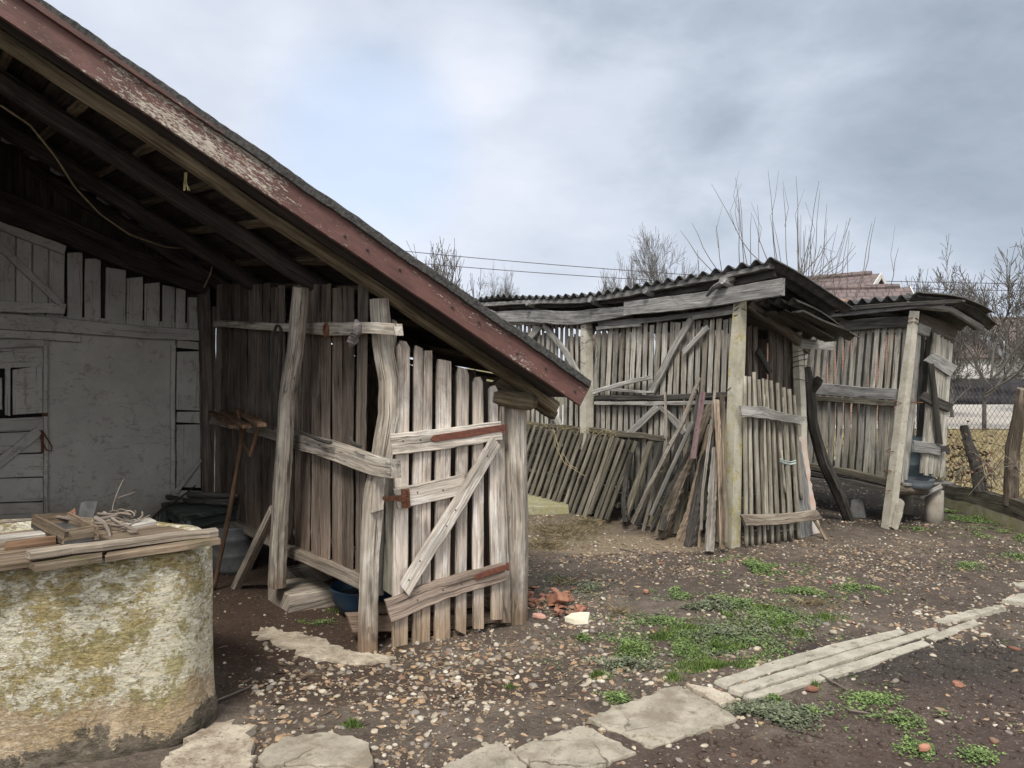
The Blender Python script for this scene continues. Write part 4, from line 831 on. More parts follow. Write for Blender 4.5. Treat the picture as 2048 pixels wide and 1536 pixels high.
# wire wound round posts
mb = MB()
for (x, y, w) in [(1174, 645, 16), (1174, 656, 16), (1176, 682, 20), (1479, 612, 16), (1480, 622, 18), (1478, 628, 17), (1466, 775, 20), (1462, 965, 20), (1462, 990, 19)]:
    Y_ = L1.Y(x, .05); c0 = L1.P(x, y, .05); r = w * .62 * Y_ / F; tube(mb, [c0 + V3((math.cos(a) * r, math.sin(a) * r, .02 * math.sin(a + x) + U(-.008, .008))) for a in np.linspace(0, 6.6, 14)], .0035, 4); build('binding_wire', mb, MATS['wire'], crib); mb = MB()
for (x, y) in [(1597, 700), (1598, 712), (1598, 722), (1599, 735), (1600, 762)]:
    c0 = L1F.P(x, y, .02); tube(mb, [c0 + V3((math.cos(a) * .07, math.sin(a) * .07, .02 * math.sin(a + x))) for a in np.linspace(0, 6.8, 14)], .004, 4); build('binding_wire', mb, MATS['wire'], crib); mb = MB()
for (x, y, r) in [(1182, 700, 26), (1164, 690, 22), (1168, 712, 18)]:
    c0 = L1.P(x, y, .1); k_ = U(0, 6); tube(mb, [c0 + V3((math.cos(a + k_) * r * .0028, U(-.01, .01), math.sin(a + k_) * r * .0045)) for a in np.linspace(0, 3.6, 9)], .003, 4); build('binding_wire', mb, MATS['wire'], crib); mb = MB()
# back and far walls, floor
LB = Ln((2.74, 7.25), (2.74 - .531 * 3.9, 7.25 + .847 * 3.9)); mb = MB(); t = .05
while t < 3.8:
    w = U(.08, .105); q = LB.at(t, .35); bd(mb, q, (q.x + U(-.02, .02), q.y, 1.98), w, .02, LB.n, step=.5); t += w + (U(.001, .004) if R() < .85 else .03)
build("rear_slat_wall", mb, MATS["shade_wood"], crib)  # dark wood, nearly gapless, to put shade inside the crib
LE = Ln((-.13, 10.0), (-.13 + .847 * .9, 10.0 + .531 * .9)); mb = MB(); t = .05
while t < .9: q = LE.at(t, .35); bd(mb, q, (q.x, q.y, 2.0), .075, .02, LE.n, step=.5); t += .078
build("end_slat_wall", mb, MATS["crib_slat"], crib)
mb = MB(); bd(mb, L1.at(.05, .42, -.45), L1.at(3.8, .42, -.45), .8, .03, (0, 0, 1), step=.5); build("crib_floor", mb, MATS["dark_board"], crib)
# corrugated sheets
def corrug(mb, hi, slope, prof, pitch=.145, amp=.022, th=.010, nv=7, wob=.012, rn=.5):
    """hi: 3-D polyline of the high edge; slope: horizontal unit vector; prof: list of (run, drop)"""
    st = resample([list(p) for p in hi], [1] * len(hi), .012); s = 0; prev = None; cols = []
    L = prof[-1][0]
    for p, _ in st:
        p = V3(p)
        if prev is not None: s += (p - prev).length
        prev = p; col = []
        for j in range(nv + 1):
            r = L * j / nv
            for (r0, d0), (r1, d1) in zip(prof, prof[1:]):
                if r0 <= r <= r1 + 1e-6: dz = d0 + (d1 - d0) * (r - r0) / (r1 - r0)
            z = amp * math.sin(2 * math.pi * s / pitch) + wob * mnoise.noise((s * 1.2, r * 1.6, 3.1)) 
            rr = r + (.02 * mnoise.noise((math.floor(s / .9) * 3.3, 1, 2)) if j == nv else 0)
            col.append((p.x + slope.x * rr, p.y + slope.y * rr, p.z - dz + z))
        cols.append((col, s))
    for up in (0, 1):
        pass
    idx = []
    for col, s in cols:
        pts = [(x, y, z + th / 2) for x, y, z in col] + [(x, y, z - th / 2) for x, y, z in reversed(col)]
        idx.append(mb.ring(pts, [(s, j * .15, 0) for j in range(len(pts))], rn))
    mb.loft(idx)
SL1 = V3((.847, .531, 0)); RLN = Ln((2.02, 6.15), (-.54, 10.24))
hi = [RLN.P(x, y) for x, y in [(1548, 519), (1480, 532), (1400, 549), (1300, 566), (1200, 586), (1100, 595), (1050, 593), (1000, 591), (940, 602)]]
mb = MB(); corrug(mb, hi, SL1, [(0, 0), (.5, .15), (1.06, .36)]); build("corrugated_roof", mb, MATS["sheet"], crib, True)
def lowline(s, t, z): q = V3((2.02, 6.15, 0)) + D1 * s + SL1 * t; return V3((q.x, q.y, z))
mb = MB(); corrug(mb, [lowline(.02, .42, 2.10), lowline(.6, .42, 2.12), lowline(1.3, .42, 2.10)], SL1, [(0, 0), (.45, .14), (.86, .29)], wob=.05); build("old_roof_sheet", mb, MATS["sheet_mossy"], crib, True)
mb = MB()
for k in range(6):
    s = .05 + k * .16; bd(mb, lowline(s, .45, 2.05 + U(-.02, .02)), lowline(s + U(-.05, .05), 1.12 + U(-.12, .14), 1.84 + U(-.03, .03)), .13, .018, (0, 0, 1), jit=.01, cut=.8)
build("roof_shingle_boards", mb, MATS["dark_board"], crib)
mb = MB(); pxb(mb, RLN, [(952, 609), (1050, 605), (1150, 603), (1300, 578), (1400, 560), (1538, 531)], [7, 9, 11, 12, 12, 10], .07, -.03, jit=1.1, step=16); build("eave_lath", mb, MATS["crib_board"], crib)
mb = MB(); pxb(mb, RLN, [(1000, 612), (1150, 610), (1300, 590), (1440, 570), (1545, 548)], [9, 11, 13, 16, 12], .03, -.10, jit=1.1, step=16); build("eave_lath", mb, MATS["dark_board"], crib)
for (x, y) in [(1296, 580), (1452, 560), (1186, 598), (1060, 605)]:
    mb = MB(); a = RLN.P(x, y, -.05); q = a + SL1 * .95 - V3((0, 0, .33)); tube(mb, [a - SL1 * .04, (a + q) / 2, q], .04, 9, .06, sub=.15); build("roof_pole", mb, MATS["crib_board"], crib)
mb = MB(); tube(mb, [L1.P(1413, 592, .2), L1.P(1428, 574, .2), L1.P(1452, 562, .15), L1.P(1470, 556, .12)], [.012, .022, .03, .03], 8, .15, sub=.04); tube(mb, [L1.P(1452, 562, .15), L1.P(1462, 545, .12)], .028, 8, .1); build("forked_strut", mb, MATS["crib_board"], crib)
mb = MB(); bd(mb, L1F.P(1500, 606, .10), L1F.P(1625, 700, .06), .085, .04, L1F.n, jit=.005); build("front_brace", mb, MATS["shade_wood"], crib)
mb = MB(); bd(mb, L1F.P(1488, 622, -.05), P(1652, 600, 7.05), .06, .04, L1F.n, jit=.008, step=.08); build("front_beam", mb, MATS["crib_board"], crib)
mb = MB(); bd(mb, L1F.P(1604, 686, .08), L1F.P(1668, 692, .08), .09, .025, L1F.n, jit=.004); build("board_end", mb, MATS["crib_rail"], crib)
mb = MB()
for x0, x1, w in [(1500, 1500, 8), (1512, 1514, 7), (1545, 1546, 12), (1560, 1562, 12), (1575, 1579, 10), (1586, 1592, 7)]:
    pxb(mb, L1F, [(x0, 652), (x1, 1040)], w, .02, -.12 + U(-.02, .02), jit=.4)
build("front_slat", mb, MATS["shade_wood"], crib)
mb = MB(); pxb(mb, L1F, [(1516, 700), (1542, 745)], [10, 10], .025, -.05); build("brace", mb, MATS["dark_board"], crib)
# hurdle gate leaning on the front
hur = thing("slat_hurdle", "upright hurdle of peeled poles with two cross boards leaning on the crib front", "hurdle", tuple(L1F.P(1560, 1085, .2).xy) + (0,))
mb = MB(); PO = .17
for x0, y0, x1, y1, w in [(1489, 752, 1493, 1096, 9), (1498, 753, 1504, 1095, 8.5), (1507.5, 744, 1519, 1093, 10.5), (1518, 759, 1530, 1091, 8), (1525, 757, 1536, 1060, 6), (1533, 759, 1545, 1087, 8.5), (1541.5, 761, 1557, 1086, 9.5), (1555, 766, 1570, 1082, 9), (1567.5, 775, 1584, 1082, 9.5), (1578, 778, 1597, 1078, 9), (1588, 790, 1603, 1000, 7)]:
    pts = [(x0 + (x1 - x0) * f + U(-.6, .6), y0 + (y1 - y0) * f) for f in (0, .25, .5, .75, 1)]; pxpole(mb, L1F, pts, [w * .85, w, w, w, w * .9], PO, seg=8, jit=.07, sub=.08)
for x0, y0, x1, y1, w in [(1528.5, 789, 1531, 1042, 5.5), (1566, 795, 1578, 1042, 6), (1575, 905, 1583, 1075, 9), (1563, 900, 1570, 985, 5)]: pxpole(mb, L1F, [(x0, y0), ((x0 + x1) / 2, (y0 + y1) / 2), (x1, y1)], [w * .8, w, w], PO + .045, seg=7, jit=.08, sub=.08)
build("pole_slat", mb, MATS["pole_wood"], hur, True)
mb = MB(); pxb(mb, L1F, [(1486, 822), (1530, 825), (1560, 834), (1607, 842)], [22, 23, 18, 17], .03, PO + .08, jit=1, step=10); build("hurdle_rail", mb, MATS["crib_rail"], hur)
mb = MB(); pxb(mb, L1F, [(1484, 1041), (1560, 1040), (1600, 1034), (1640, 1028)], [22, 21, 19, 20], .03, PO + .08, jit=1, step=10); build("hurdle_rail", mb, MATS["old_plank"], hur)
mb = MB(); pxb(mb, L1F, [(1592, 878), (1602, 960), (1614, 1078)], [12, 22, 30], .02, PO - .02, jit=1.6, step=12, top=.6); one("weathered_slab", mb, "crib_board", "grey split slab with a dark hollow at the hurdle's right side", "slab")
mb = MB(); pxb(mb, L1F, [(1600, 874), (1609, 940), (1618, 1000), (1630, 1076)], [14, 22, 24, 26], .02, PO - .07, jit=2.0, step=9, top=.3); one("bark_slab", mb, "bark_pink", "salmon and white bark slab leaning at the right end of the hurdle", "bark slab")
mb = MB(); tube(mb, [L1F.P(1626, 1036, .22), L1F.P(1640, 1058, .25), G(1653, 1080)], .015, 7, .1); one("prop_stick", mb, "split_log", "short stick propping the lower right corner of the hurdle", "stick")
mb = MB()
for k in range(3): tube(mb, [L1F.P(x, y + k * 2.4 + U(-1, 1), PO + .06) for x, y in [(1560, 917), (1570, 922), (1580, 925), (1592, 921)]], .0035, 4)
one("twine", mb, "twine_pale", "pale green twine tied around the middle of the hurdle", "twine")

# ------------------------------------------------------------------ slatted panel lying against the crib and the poles beside it
pan = thing("fallen_slat_panel", "mossy slatted panel tilted against the crib beside the gate post", "slat panel", tuple(L1.P(1160, 1030, .3).xy) + (0,))
def lean3(px, py, o): return L1.P(px, py, o)
mb = MB(); n = 19
for i in range(n):
    f = i / (n - 1); xt = 1058 + 213 * f; yt = 852 + 29 * f; xb = 1010 + 202 * f; yb = 1000 + 42 * f
    a = lean3(xt + U(-1, 1), yt + U(-2, 2), .09); b = lean3(xb + U(-1.5, 1.5), yb + U(-6, 3), .34); w = (8.6 + 2.2 * f) * a.y / F * 1.05
    bd(mb, a, b, w * U(.85, 1.1), .014, L1.n + V3((0, 0, .3)), jit=.003, step=.1)
build("slat", mb, MATS["mossy_slat"], pan)
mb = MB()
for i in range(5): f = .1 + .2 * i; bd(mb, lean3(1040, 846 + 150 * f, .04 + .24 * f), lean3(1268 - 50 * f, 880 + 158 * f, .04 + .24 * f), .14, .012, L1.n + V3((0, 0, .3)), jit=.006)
build("gap_shade_board", mb, MATS["charred"], pan)  # added dark boards stand in for the shade behind the slats
mb = MB(); bd(mb, lean3(1036, 846, .05), lean3(1334, 878, .05), .055, .05, L1.n, jit=.006, step=.1); build("top_bar", mb, MATS["mossy_slat"], pan)
mb = MB(); bd(mb, lean3(1000, 965, .22), lean3(1236, 1010, .22), .05, .03, L1.n, jit=.006, step=.1); build("cross_bar", mb, MATS["mossy_slat"], pan)
mb = MB(); rr = [(1051, 848), (1100, 850), (1150, 856), (1210, 862)]
for k in range(70):
    x = U(1051, 1230); p = L1.P(x, 846 + (x - 1051) * .09 + U(-3, 3), .10); tube(mb, [p, p + V3((U(-.05, .05), U(-.03, .03), U(-.05, .02))), p + V3((U(-.09, .09), U(-.05, .03), U(-.10, .02)))], .0016, 3)
for pts in ([(1106, 852), (1110, 890), (1128, 925), (1150, 940), (1170, 952)], [(1125, 905), (1140, 930), (1155, 938)], [(1108, 860), (1118, 900), (1100, 945)]): tube(mb, [L1.P(x, y, .3) for x, y in pts], .003, 4)
tag(one("dry_stalk_tangle", mb, "straw", "tangle of dry stalks hanging over the top of the slatted panel", "dry stalks"))
for i, (x0, y0, x1, y1, w, lab) in enumerate([(1300, 884, 1246, 1046, 15, "leftmost dark board leaning right of the mossy panel"), (1318, 886, 1276, 1050, 15, "dark board leaning behind the gnarled branch"), (1338, 880, 1300, 1052, 13, "dark board leaning just left of the bark branches"), (1356, 872, 1322, 1058, 14, "dark board in shadow behind the grey lath"), (1380, 868, 1350, 1068, 16, "dark board in shadow behind the mossy log"), (1404, 850, 1386, 1078, 15, "dark board behind the mauve lath"), (1440, 830, 1426, 1082, 15, "dark board behind the white barked log")]):
    mb = MB(); bd(mb, L1.P(x0, y0, .06 + .01 * i), L1.P(x1, y1, .24), w * 7.2 / F, .022, L1.n, jit=.004); one("leaning_board", mb, "dark_board" if i % 2 else "mossy_slat", lab, "board", "dark boards leaning on the crib")
pile = [("bark_branch", [(1330, 784), (1332, 866), (1327, 918), (1312, 960), (1293, 1032), (1286, 1062)], [5, 5.5, 6, 6.5, 7, 7], "pale_bark", "slim crooked branch at the left of the pole stack"),
        ("bark_branch", [(1399, 756), (1385, 793), (1366, 845), (1340, 892), (1300, 972), (1266, 1046)], [6, 7.5, 8, 8, 9, 9], "pale_bark", "long knobbly branch, tallest of the leaning poles"),
        ("bark_branch", [(1396, 786), (1388, 850), (1376, 905), (1338, 985), (1302, 1060)], [5, 5, 6, 7, 6], "dark_board", "dark crooked branch behind the mauve lath"),
        ("log", [(1421, 808), (1400, 865), (1360, 960), (1318, 1072)], [15, 18, 21, 23], "bark_log", "thick mossy log at the centre of the pole stack"),
        ("log", [(1423, 850), (1400, 950), (1385, 1020), (1360, 1090)], [13, 17, 20, 22], "split_log", "split log showing orange wood and loose dark bark"),
        ("log", [(1412, 900), (1398, 990), (1380, 1094)], [12, 18, 20], "charred", "blackened slab of bark beside the split log"),
        ("thin_pole", [(1430, 782), (1418, 880), (1405, 985), (1402, 1060)], [5, 6, 6, 6], "birch_log", "thin straight pole standing between the split logs"),
        ("log", [(1430, 895), (1426, 980), (1419, 1104)], [9, 14, 16], "birch_log", "white barked log standing nearest the camera in the stack"),
        ("log", [(1432, 800), (1438, 900), (1442, 1000), (1444, 1098)], [11, 10, 10, 11], "split_log", "orange brown pole beside the lichened concrete post"),
        ("log", [(1444, 790), (1448, 900), (1452, 1085)], [8, 9, 9], "bark_log", "rough dark pole tight against the lichened post"),
        ("thin_pole", [(1405, 985), (1400, 1040), (1397, 1098)], [5, 6, 6], "split_log", "short pale stick at the foot of the stack"),
        ("log", [(1352, 930), (1336, 1000), (1322, 1062)], [8, 10, 11], "dark_board", "short dark stick low in the stack"), ("log", [(1376, 985), (1352, 1040), (1332, 1076)], [7, 9, 8], "split_log", "short split stick leaning across the stack foot"),
        ("gnarled_branch", [(1262, 905), (1252, 950), (1246, 1000), (1250, 1046)], [8, 9, 9, 10], "charred", "black gnarled branch standing beside the mossy panel")]
for i, (nm, pts, ws, mt, lab) in enumerate(pile):
    y0, y1 = pts[0][1], pts[-1][1]; mb = MB(); P3 = []
    for x, y in pts: f = (y - y0) / (y1 - y0); P3.append(L1.P(x, y, .10 + .03 * (i % 3) + f * (.16 + .05 * (i % 4))))
    tube(mb, P3, [w * .56 * p.y / F for w, p in zip(ws, P3)], 10, .2, sub=.035)
    if nm == "bark_branch" or nm == "gnarled_branch":
        for k in range(9):
            j = random.randrange(1, len(P3)); q = P3[j - 1].lerp(P3[j], R()); tube(mb, [q, q + V3((U(-.05, .05), U(-.05, 0), U(.0, .05)))], [.012, .004], 5, .2)
    one(nm, mb, mt, lab, "log" if nm == "log" else "branch" if "branch" in nm else "pole", "poles and logs leaning on the crib")
mb = MB(); pxb(mb, L1, [(1384, 843), (1302, 1030)], [7, 8], .02, .30, jit=.2); one("thin_pole", mb, "crib_rail", "straight grey lath leaning across the bark branches", "lath", "poles and logs leaning on the crib")
mb = MB(); pxb(mb, L1, [(1405, 784), (1385, 917)], [10, 10], .012, .36, jit=.1, cut=.08); 
for (x, y) in ((1402, 800), (1393, 858), (1388, 893)): p = L1.P(x, y, .362); tube(mb, [p, p + L1.n * .004], .006, 6)
one("painted_lath", mb, "mauve_lath", "mauve painted lath hung in front of the pole stack", "lath")
q = G(1058, 1030); mb = MB(); s0, s1, s2, s3 = G(1030, 1030), G(1137, 1029), G(1134, 1012), G(1030, 996); slab(mb, [(s0.x - .2, s0.y), (s1.x, s1.y), (s2.x + .05, s2.y + .45), (s0.x - .2, s0.y + 1.0)], -.02, .085, step=.12)
one("concrete_slab", mb, "concrete_moss", "mossy concrete step slab behind the gate post", "concrete slab")

# ------------------------------------------------------------------ second crib
L2 = Ln((3.70, 7.46), (3.29, 8.5)); L2F = Ln((3.70, 7.46), (4.614, 7.865)); D2 = L2.d; S2 = V3((.929, .369, 0))
crib2 = thing("corn_crib", "smaller slatted crib on the right with an open plank door", "corn crib", (3.9, 8.1, 0))
c2 = lambda name, mat, pts, w, t=.025, off=.03, ln=L2, **k: cpart(name, mat, pts, w, t, off, crib2, ln, **k)
mb = MB(); x = 1545
while x < 1816:
    w = 7.8 + (x - 1620) * .008; pxb(mb, L2, [(x + 6, 652 - (x - 1620) * .04), (x, 720), (x - 5, 782)], w, .006, U(-.006, .006), jit=.35, cut=.1); x += w + 5.6 + U(-.7, .9)
build("slat_wall", mb, MATS["crib_slat"], crib2); mb = MB(); x = 1540
while x < 1792:
    w = 9.8; pxb(mb, L2, [(x + 2, 800 + (x - 1620) * .05), (x, 870), (x - 6, 930 + (x - 1620) * .2)], w, .006, U(-.008, .004) - .01, jit=.5, cut=.1); x += w + (4.6 if R() < .7 else 1) + U(-.7, .9)
build("slat_wall", mb, MATS["crib_slat"], crib2)
c2("top_beam", "dark_board", [(1640, 660), (1720, 648), (1820, 644)], [18, 21, 22], .03, .04); c2("top_rail", "crib_board", [(1640, 634), (1730, 623), (1830, 612), (1884, 607)], [7, 8, 8, 7], .03, .10); c2("top_rail", "dark_board", [(1660, 620), (1760, 612), (1900, 603), (1925, 601)], [8, 9, 8, 5], .04, .13); c2("mid_rail", "crib_rail", [(1690, 664), (1812, 662)], 5, .02, -.06)
c2("mid_rail", "crib_board", [(1560, 772), (1700, 783), (1792, 789)], [22, 23, 23], .03, .04); c2("mid_rail", "mossy_slat", [(1560, 792), (1700, 801), (1790, 807)], [10, 11, 11], .03, .05); c2("bottom_rail", "mossy_slat", [(1560, 925), (1700, 946), (1772, 963)], [13, 14, 15], .05, .03); c2("bottom_rail", "dark_board", [(1560, 940), (1700, 964), (1768, 977)], [7, 8, 8], .05, .05)
cpole("concrete_post", "concrete_post", L2, [(1829, 622), (1815, 740), (1796, 890), (1776, 1058)], [17, 21, 23, 25], .05, crib2)
mb = MB(); pxb(mb, L2F, [(1803, 1000), (1796, 1030), (1790, 1056)], [16, 18, 14], .08, .06, jit=.8, step=8, top=.5); build("post_footing", mb, MATS["concrete_pale"], crib2)
mb = MB()
for (x, y, w) in [(1826, 640, 15), (1826, 648, 15), (1802, 806, 20), (1786, 900, 22), (1782, 944, 22), (1780, 978, 22)]:
    c0 = L2.P(x, y, .05); r = w * .6 * c0.y / F; tube(mb, [c0 + V3((math.cos(a) * r, math.sin(a) * r, .02 * math.sin(a + x))) for a in np.linspace(0, 6.6, 14)], .004, 4); build('binding_wire', mb, MATS['rust'], crib2); mb = MB()
c2("door_post", "crib_rail", [(1838, 628), (1828, 780), (1808, 966)], [12, 14, 14], .06, .02, L2F); c2("door_post", "dark_board", [(1866, 680), (1850, 850), (1830, 965)], [10, 11, 11], .06, -.25, L2F)
c2("lintel", "crib_rail", [(1836, 656), (1860, 664)], [22, 20], .04, .05, L2F); c2("lintel", "shade_wood", [(1840, 640), (1880, 655), (1912, 668)], [26, 30, 26], .03, .03, L2F)
dm = MB()
for i in range(6):
    f = (i + .5) / 6; xt, yt, xb, yb = 1868 + 38 * f, 664 + 26 * f, 1842 + 46 * f, 946 + 10 * f
    pxb(dm, L2F, [(xt, yt), ((xt + xb) / 2, 810), (xb, yb)], [7.0, 7.6, 8], .02, .10 + U(-.003, .003), jit=.35)
dleaf = build("door", dm, MATS["crib_slat"], crib2)
for pts, w, mt in [([(1856, 712), (1882, 726), (1904, 741)], [22, 25, 24], "crib_board"), ([(1844, 790), (1870, 803), (1899, 815)], [18, 20, 18], "dark_board"), ([(1831, 893), (1860, 896), (1890, 904)], [23, 23, 22], "crib_board")]:
    mb = MB(); pxb(mb, L2F, pts, w, .025, .128, jit=.35, step=14); build("door_rail", mb, MATS[mt], dleaf)
mb = MB(); pxb(mb, L2F, [(1863, 730), (1872, 800), (1881, 888)], [10, 9, 10], .02, .155, jit=.4); build("door_brace", mb, MATS["dark_board"], dleaf)
mb = MB(); pxb(mb, L2F, [(1884, 900), (1892, 896), (1897, 905)], [10, 14, 6], .008, .155, jit=.8, step=5); build("door_hinge", mb, MATS["iron"], dleaf)
mb = MB(); tube(mb, [L2F.P(1822, 805, .08), L2F.P(1846, 805, .12)], .007, 6); tube(mb, [L2F.P(1817, 796, .09), L2F.P(1816, 822, .09)], .008, 6); build("door_bolt", mb, MATS["rust"], dleaf)
LB2 = Ln((4.43, 7.80), (4.43 - .369 * 2.1, 7.80 + .929 * 2.1)); mb = MB(); t = .1
while t < 2.0: q = LB2.at(t, .4); bd(mb, q, (q.x, q.y, 2.0), .085, .02, LB2.n, step=.5); t += .125
build("rear_slat_wall", mb, MATS["crib_slat"], crib2)
mb = MB(); hexa(mb, [L2.at(.02, .34, .06), L2.at(1.9, .40, .06), LB2.at(1.95, .40, 0), LB2.at(0, .36, 0), L2.at(.02, .38, .06), L2.at(1.9, .44, .06), LB2.at(1.95, .44, 0), LB2.at(0, .40, 0)]); build("crib_floor", mb, MATS["dark_board"], crib2)
for k, (x0, y0, x1, y1, r) in enumerate([(1790, 980, 1850, 982, .05), (1800, 972, 1885, 968, .035)]): mb = MB(); tube(mb, [L2F.P(x0, y0, .02), L2F.P(x1, y1, .05)], r, 10, .08, sub=.05); build("floor_bearer", mb, MATS["bark_log"], crib2)
mb = MB(); bd(mb, L2F.P(1838, 992, .04), L2F.P(1884, 970, .10), .06, .02, (0, -.6, 1)); bd(mb, L2F.P(1800, 965, .0), L2F.P(1892, 962, .02), .16, .02, (0, 0, 1), jit=.01); build("floor_board", mb, MATS["crib_board"], crib2)
mb = MB(); q = L2F.P(1868, 1036, .0); tube(mb, [(q.x, q.y, -.05), (q.x, q.y, .12), (q.x + .01, q.y, .33)], [.088, .085, .08], 14, .03); build("stump_leg", mb, MATS["plinth"], crib2, True)
for t in (.4, 1.9): q = LB2.at(t, 0); mb = MB(); tube(mb, [(q.x - .1, q.y, -.05), (q.x - .1, q.y, .36)], .07, 10, .03); build("stump_leg", mb, MATS["plinth"], crib2, True)
h0 = P(1837, 594, 7.1); mb = MB(); corrug(mb, [h0, h0 + D2 * .95 + V3((0, 0, .02)), h0 + D2 * 2.3], S2, [(0, 0), (.55, .03), (.8, .09), (1.08, .26)], pitch=.155, amp=.026, wob=.02); build("corrugated_roof", mb, MATS["sheet"], crib2, True)
mb = MB(); h1 = h0 + S2 * -.02 + V3((0, 0, .03)) - D2 * .06; corrug(mb, [h1, h1 + D2 * .18], S2, [(0, 0), (.5, .02), (.78, .08), (.95, .16)], pitch=.16, amp=.012, wob=.02); build("roof_cap_sheet", mb, MATS["sheet_mossy"], crib2, True)
for k in range(3): mb = MB(); a = h0 + D2 * (.12 + .7 * k) - V3((0, 0, .06)); tube(mb, [a, a + S2 * .55 - V3((0, 0, .03)), a + S2 * .98 - V3((0, 0, .20))], .032, 8, .06); build("roof_pole", mb, MATS["crib_board"], crib2)
# in and around the second crib
mb = MB(); q = L2F.P(1826, 930, -.28); lathe(mb, q.x, q.y, [(.15, .40), (.165, .42), (.17, .55), (.176, .56), (.17, .57), (.172, .68), (.18, .69), (.174, .70), (.17, .80), (.15, .83), (.02, .83)]); one("plastic_barrel", mb, "blue_plastic", "blue plastic barrel inside the open door of the second crib", "barrel", smooth=True)
mb = MB(); q = L2F.P(1832, 962, .02); lathe(mb, q.x, q.y, [(.12, .375), (.14, .385), (.155, .42), (.16, .455), (.166, .46), (.15, .455), (.13, .40), (.02, .395)]); one("plastic_bowl", mb, "trough_plastic", "grey blue plastic bowl on the crib floor below the open door", "bowl", smooth=True)
mb = MB(); lp = [(1613, 735, 7.22, 16), (1618, 770, 7.24, 24), (1626, 850, 7.35, 20), (1645, 920, 7.5, 23), (1672, 975, 7.65, 25), (1698, 1040, 7.8, 20)]
tube(mb, [P(x, y, Y) for x, y, Y, w in lp], [w / 2 * Y / F for x, y, Y, w in lp], 12, .09, sub=.05); tube(mb, [P(1622, 778, 7.24), P(1634, 764, 7.2), P(1640, 757, 7.2)], [.05, .045, .035], 9, .1); one("charred_log", mb, "charred", "black crooked log leaning against the second crib", "log")
mb = MB(); tube(mb, [G(1560, 1062), G(1590, 1060), G(1645, 1048)], .012, 6, .2); one("stick", mb, "crib_rail", "pale stick lying in the dark beneath the second crib", "stick")
mb = MB(); hexa(mb, [P(1700, 1032, 7.9) + V3(v) for v in ((0, 0, -.02), (.14, -.05, -.02), (.2, .06, -.02), (.04, .1, -.02), (.02, .02, .16), (.12, -.02, .19), (.17, .06, .17), (.05, .08, .15))]); one("stone_block", mb, "dark_plate", "dark stone block beside the foot of the black log", "stone")
# ------------------------------------------------------------------ right-hand fence
FL = Ln((4.87, 5.0), (4.95, 13.0))
fence = thing("wire_fence", "chain link fence with rotten posts between the yard and the straw coloured field", "fence", (4.9, 8.0, 0))
mb = MB(); s = .075; T0, T1, Z0, Z1 = .6, 6.5, .30, 1.36
def fz(t): return .03 * math.sin(t * 2.3) + .015 * math.sin(t * 5.1)
def link(t, z): return FL.at(t, z + fz(t), .02 * math.sin(t * 3 + z * 4))
n = int((T1 - T0) / s); h = int((Z1 - Z0) / s)
for i in range(-h, n + 1):
    for sg in (1, -1):
        pts = []
        for j in range(0, h + 1, 2):
            t = T0 + (i + (j if sg > 0 else h - j)) * s
            if T0 <= t <= T1: pts.append(link(t, Z0 + j * s))
        if len(pts) > 1: tube(mb, pts, .0018, 3, cap=False)
for z in (Z0, .75, Z1): tube(mb, [link(T0 + .2 * k, z) for k in range(int((T1 - T0) / .2) + 1)], .0028, 3)
build("wire_mesh", mb, MATS["fence_wire"], fence)
for pts, ws, mt in [([(1928, 852), (1936, 885), (1950, 920), (1962, 985)], [14, 17, 20, 24], "charred"), ([(2046, 778), (2036, 840), (2024, 900), (2021, 1010)], [22, 24, 26, 27], "bark_log")]:
    mb = MB(); pxpole(mb, FL, pts, ws, .05, seg=10, jit=.12, sub=.06); build("post", mb, MATS[mt], fence)
mb = MB(); pxb(mb, FL, [(1878, 978), (1940, 992), (2000, 1010), (2075, 1034)], [26, 30, 34, 38], .10, .10, jit=1.4, step=10); tag(build("old_beam", mb, MATS["mossy_slat"]), "long weathered beam lying along the foot of the wire fence", "beam")
mb = MB(); hexa(mb, [FL.at(.0, -.05, .10), FL.at(8, -.05, .10), FL.at(8, -.05, -.05), FL.at(0, -.05, -.05), FL.at(0, .17, .10), FL.at(8, .17, .10), FL.at(8, .17, -.05), FL.at(0, .17, -.05)]); tag(build("kerb", mb, MATS["concrete_moss"]), "concrete kerb footing under the wire fence", "kerb", kind="structure")
mb = MB()
for k in range(46):     # bramble stems and leaves
    x = U(1872, 1990) if k < 30 else U(1985, 2060); p = FL.P(x, U(940, 985), U(-.15, .1)); q = p.copy(); pts = [q.copy()]; d = V3((U(-.5, .5), U(-.5, .5), U(.5, 1)))
    for j in range(6): q = q + d * U(.05, .1); d += V3((U(-.4, .4), U(-.4, .4), U(-.45, .1))); pts.append(q.copy())
    tube(mb, pts, [.006, .002], 4)
br = thing("bramble", "leafless reddish bramble tangle along the wire fence beside the second crib", "bramble", (4.9, 8.3, .1)); build("stems", mb, MATS["twig_wood"], br)
def leafmesh(mb, c, sz, nrm=None, rn=None):
    a = V3((U(-1, 1), U(-1, 1), U(-.6, .6))).normalized(); b = a.cross(V3((U(-1, 1), U(-1, 1), U(-1, 1)))).normalized()
    mb.ring([c - a * sz, c - b * sz * .55, c + a * sz, c + b * sz * .55], [(0, 0, 0)] * 4, R() if rn is None else rn); i = len(mb.v) - 4; mb.f.append((i, i + 1, i + 2, i + 3))
mb = MB()
for k in range(380):
    x = U(1878, 1985); y = random.gauss(925, 30); y = min(975, max(835, y)); leafmesh(mb, FL.P(x, y, U(-.2, .12)), U(.012, .03))
build("leaves", mb, MATS["bramble_leaf"], br)
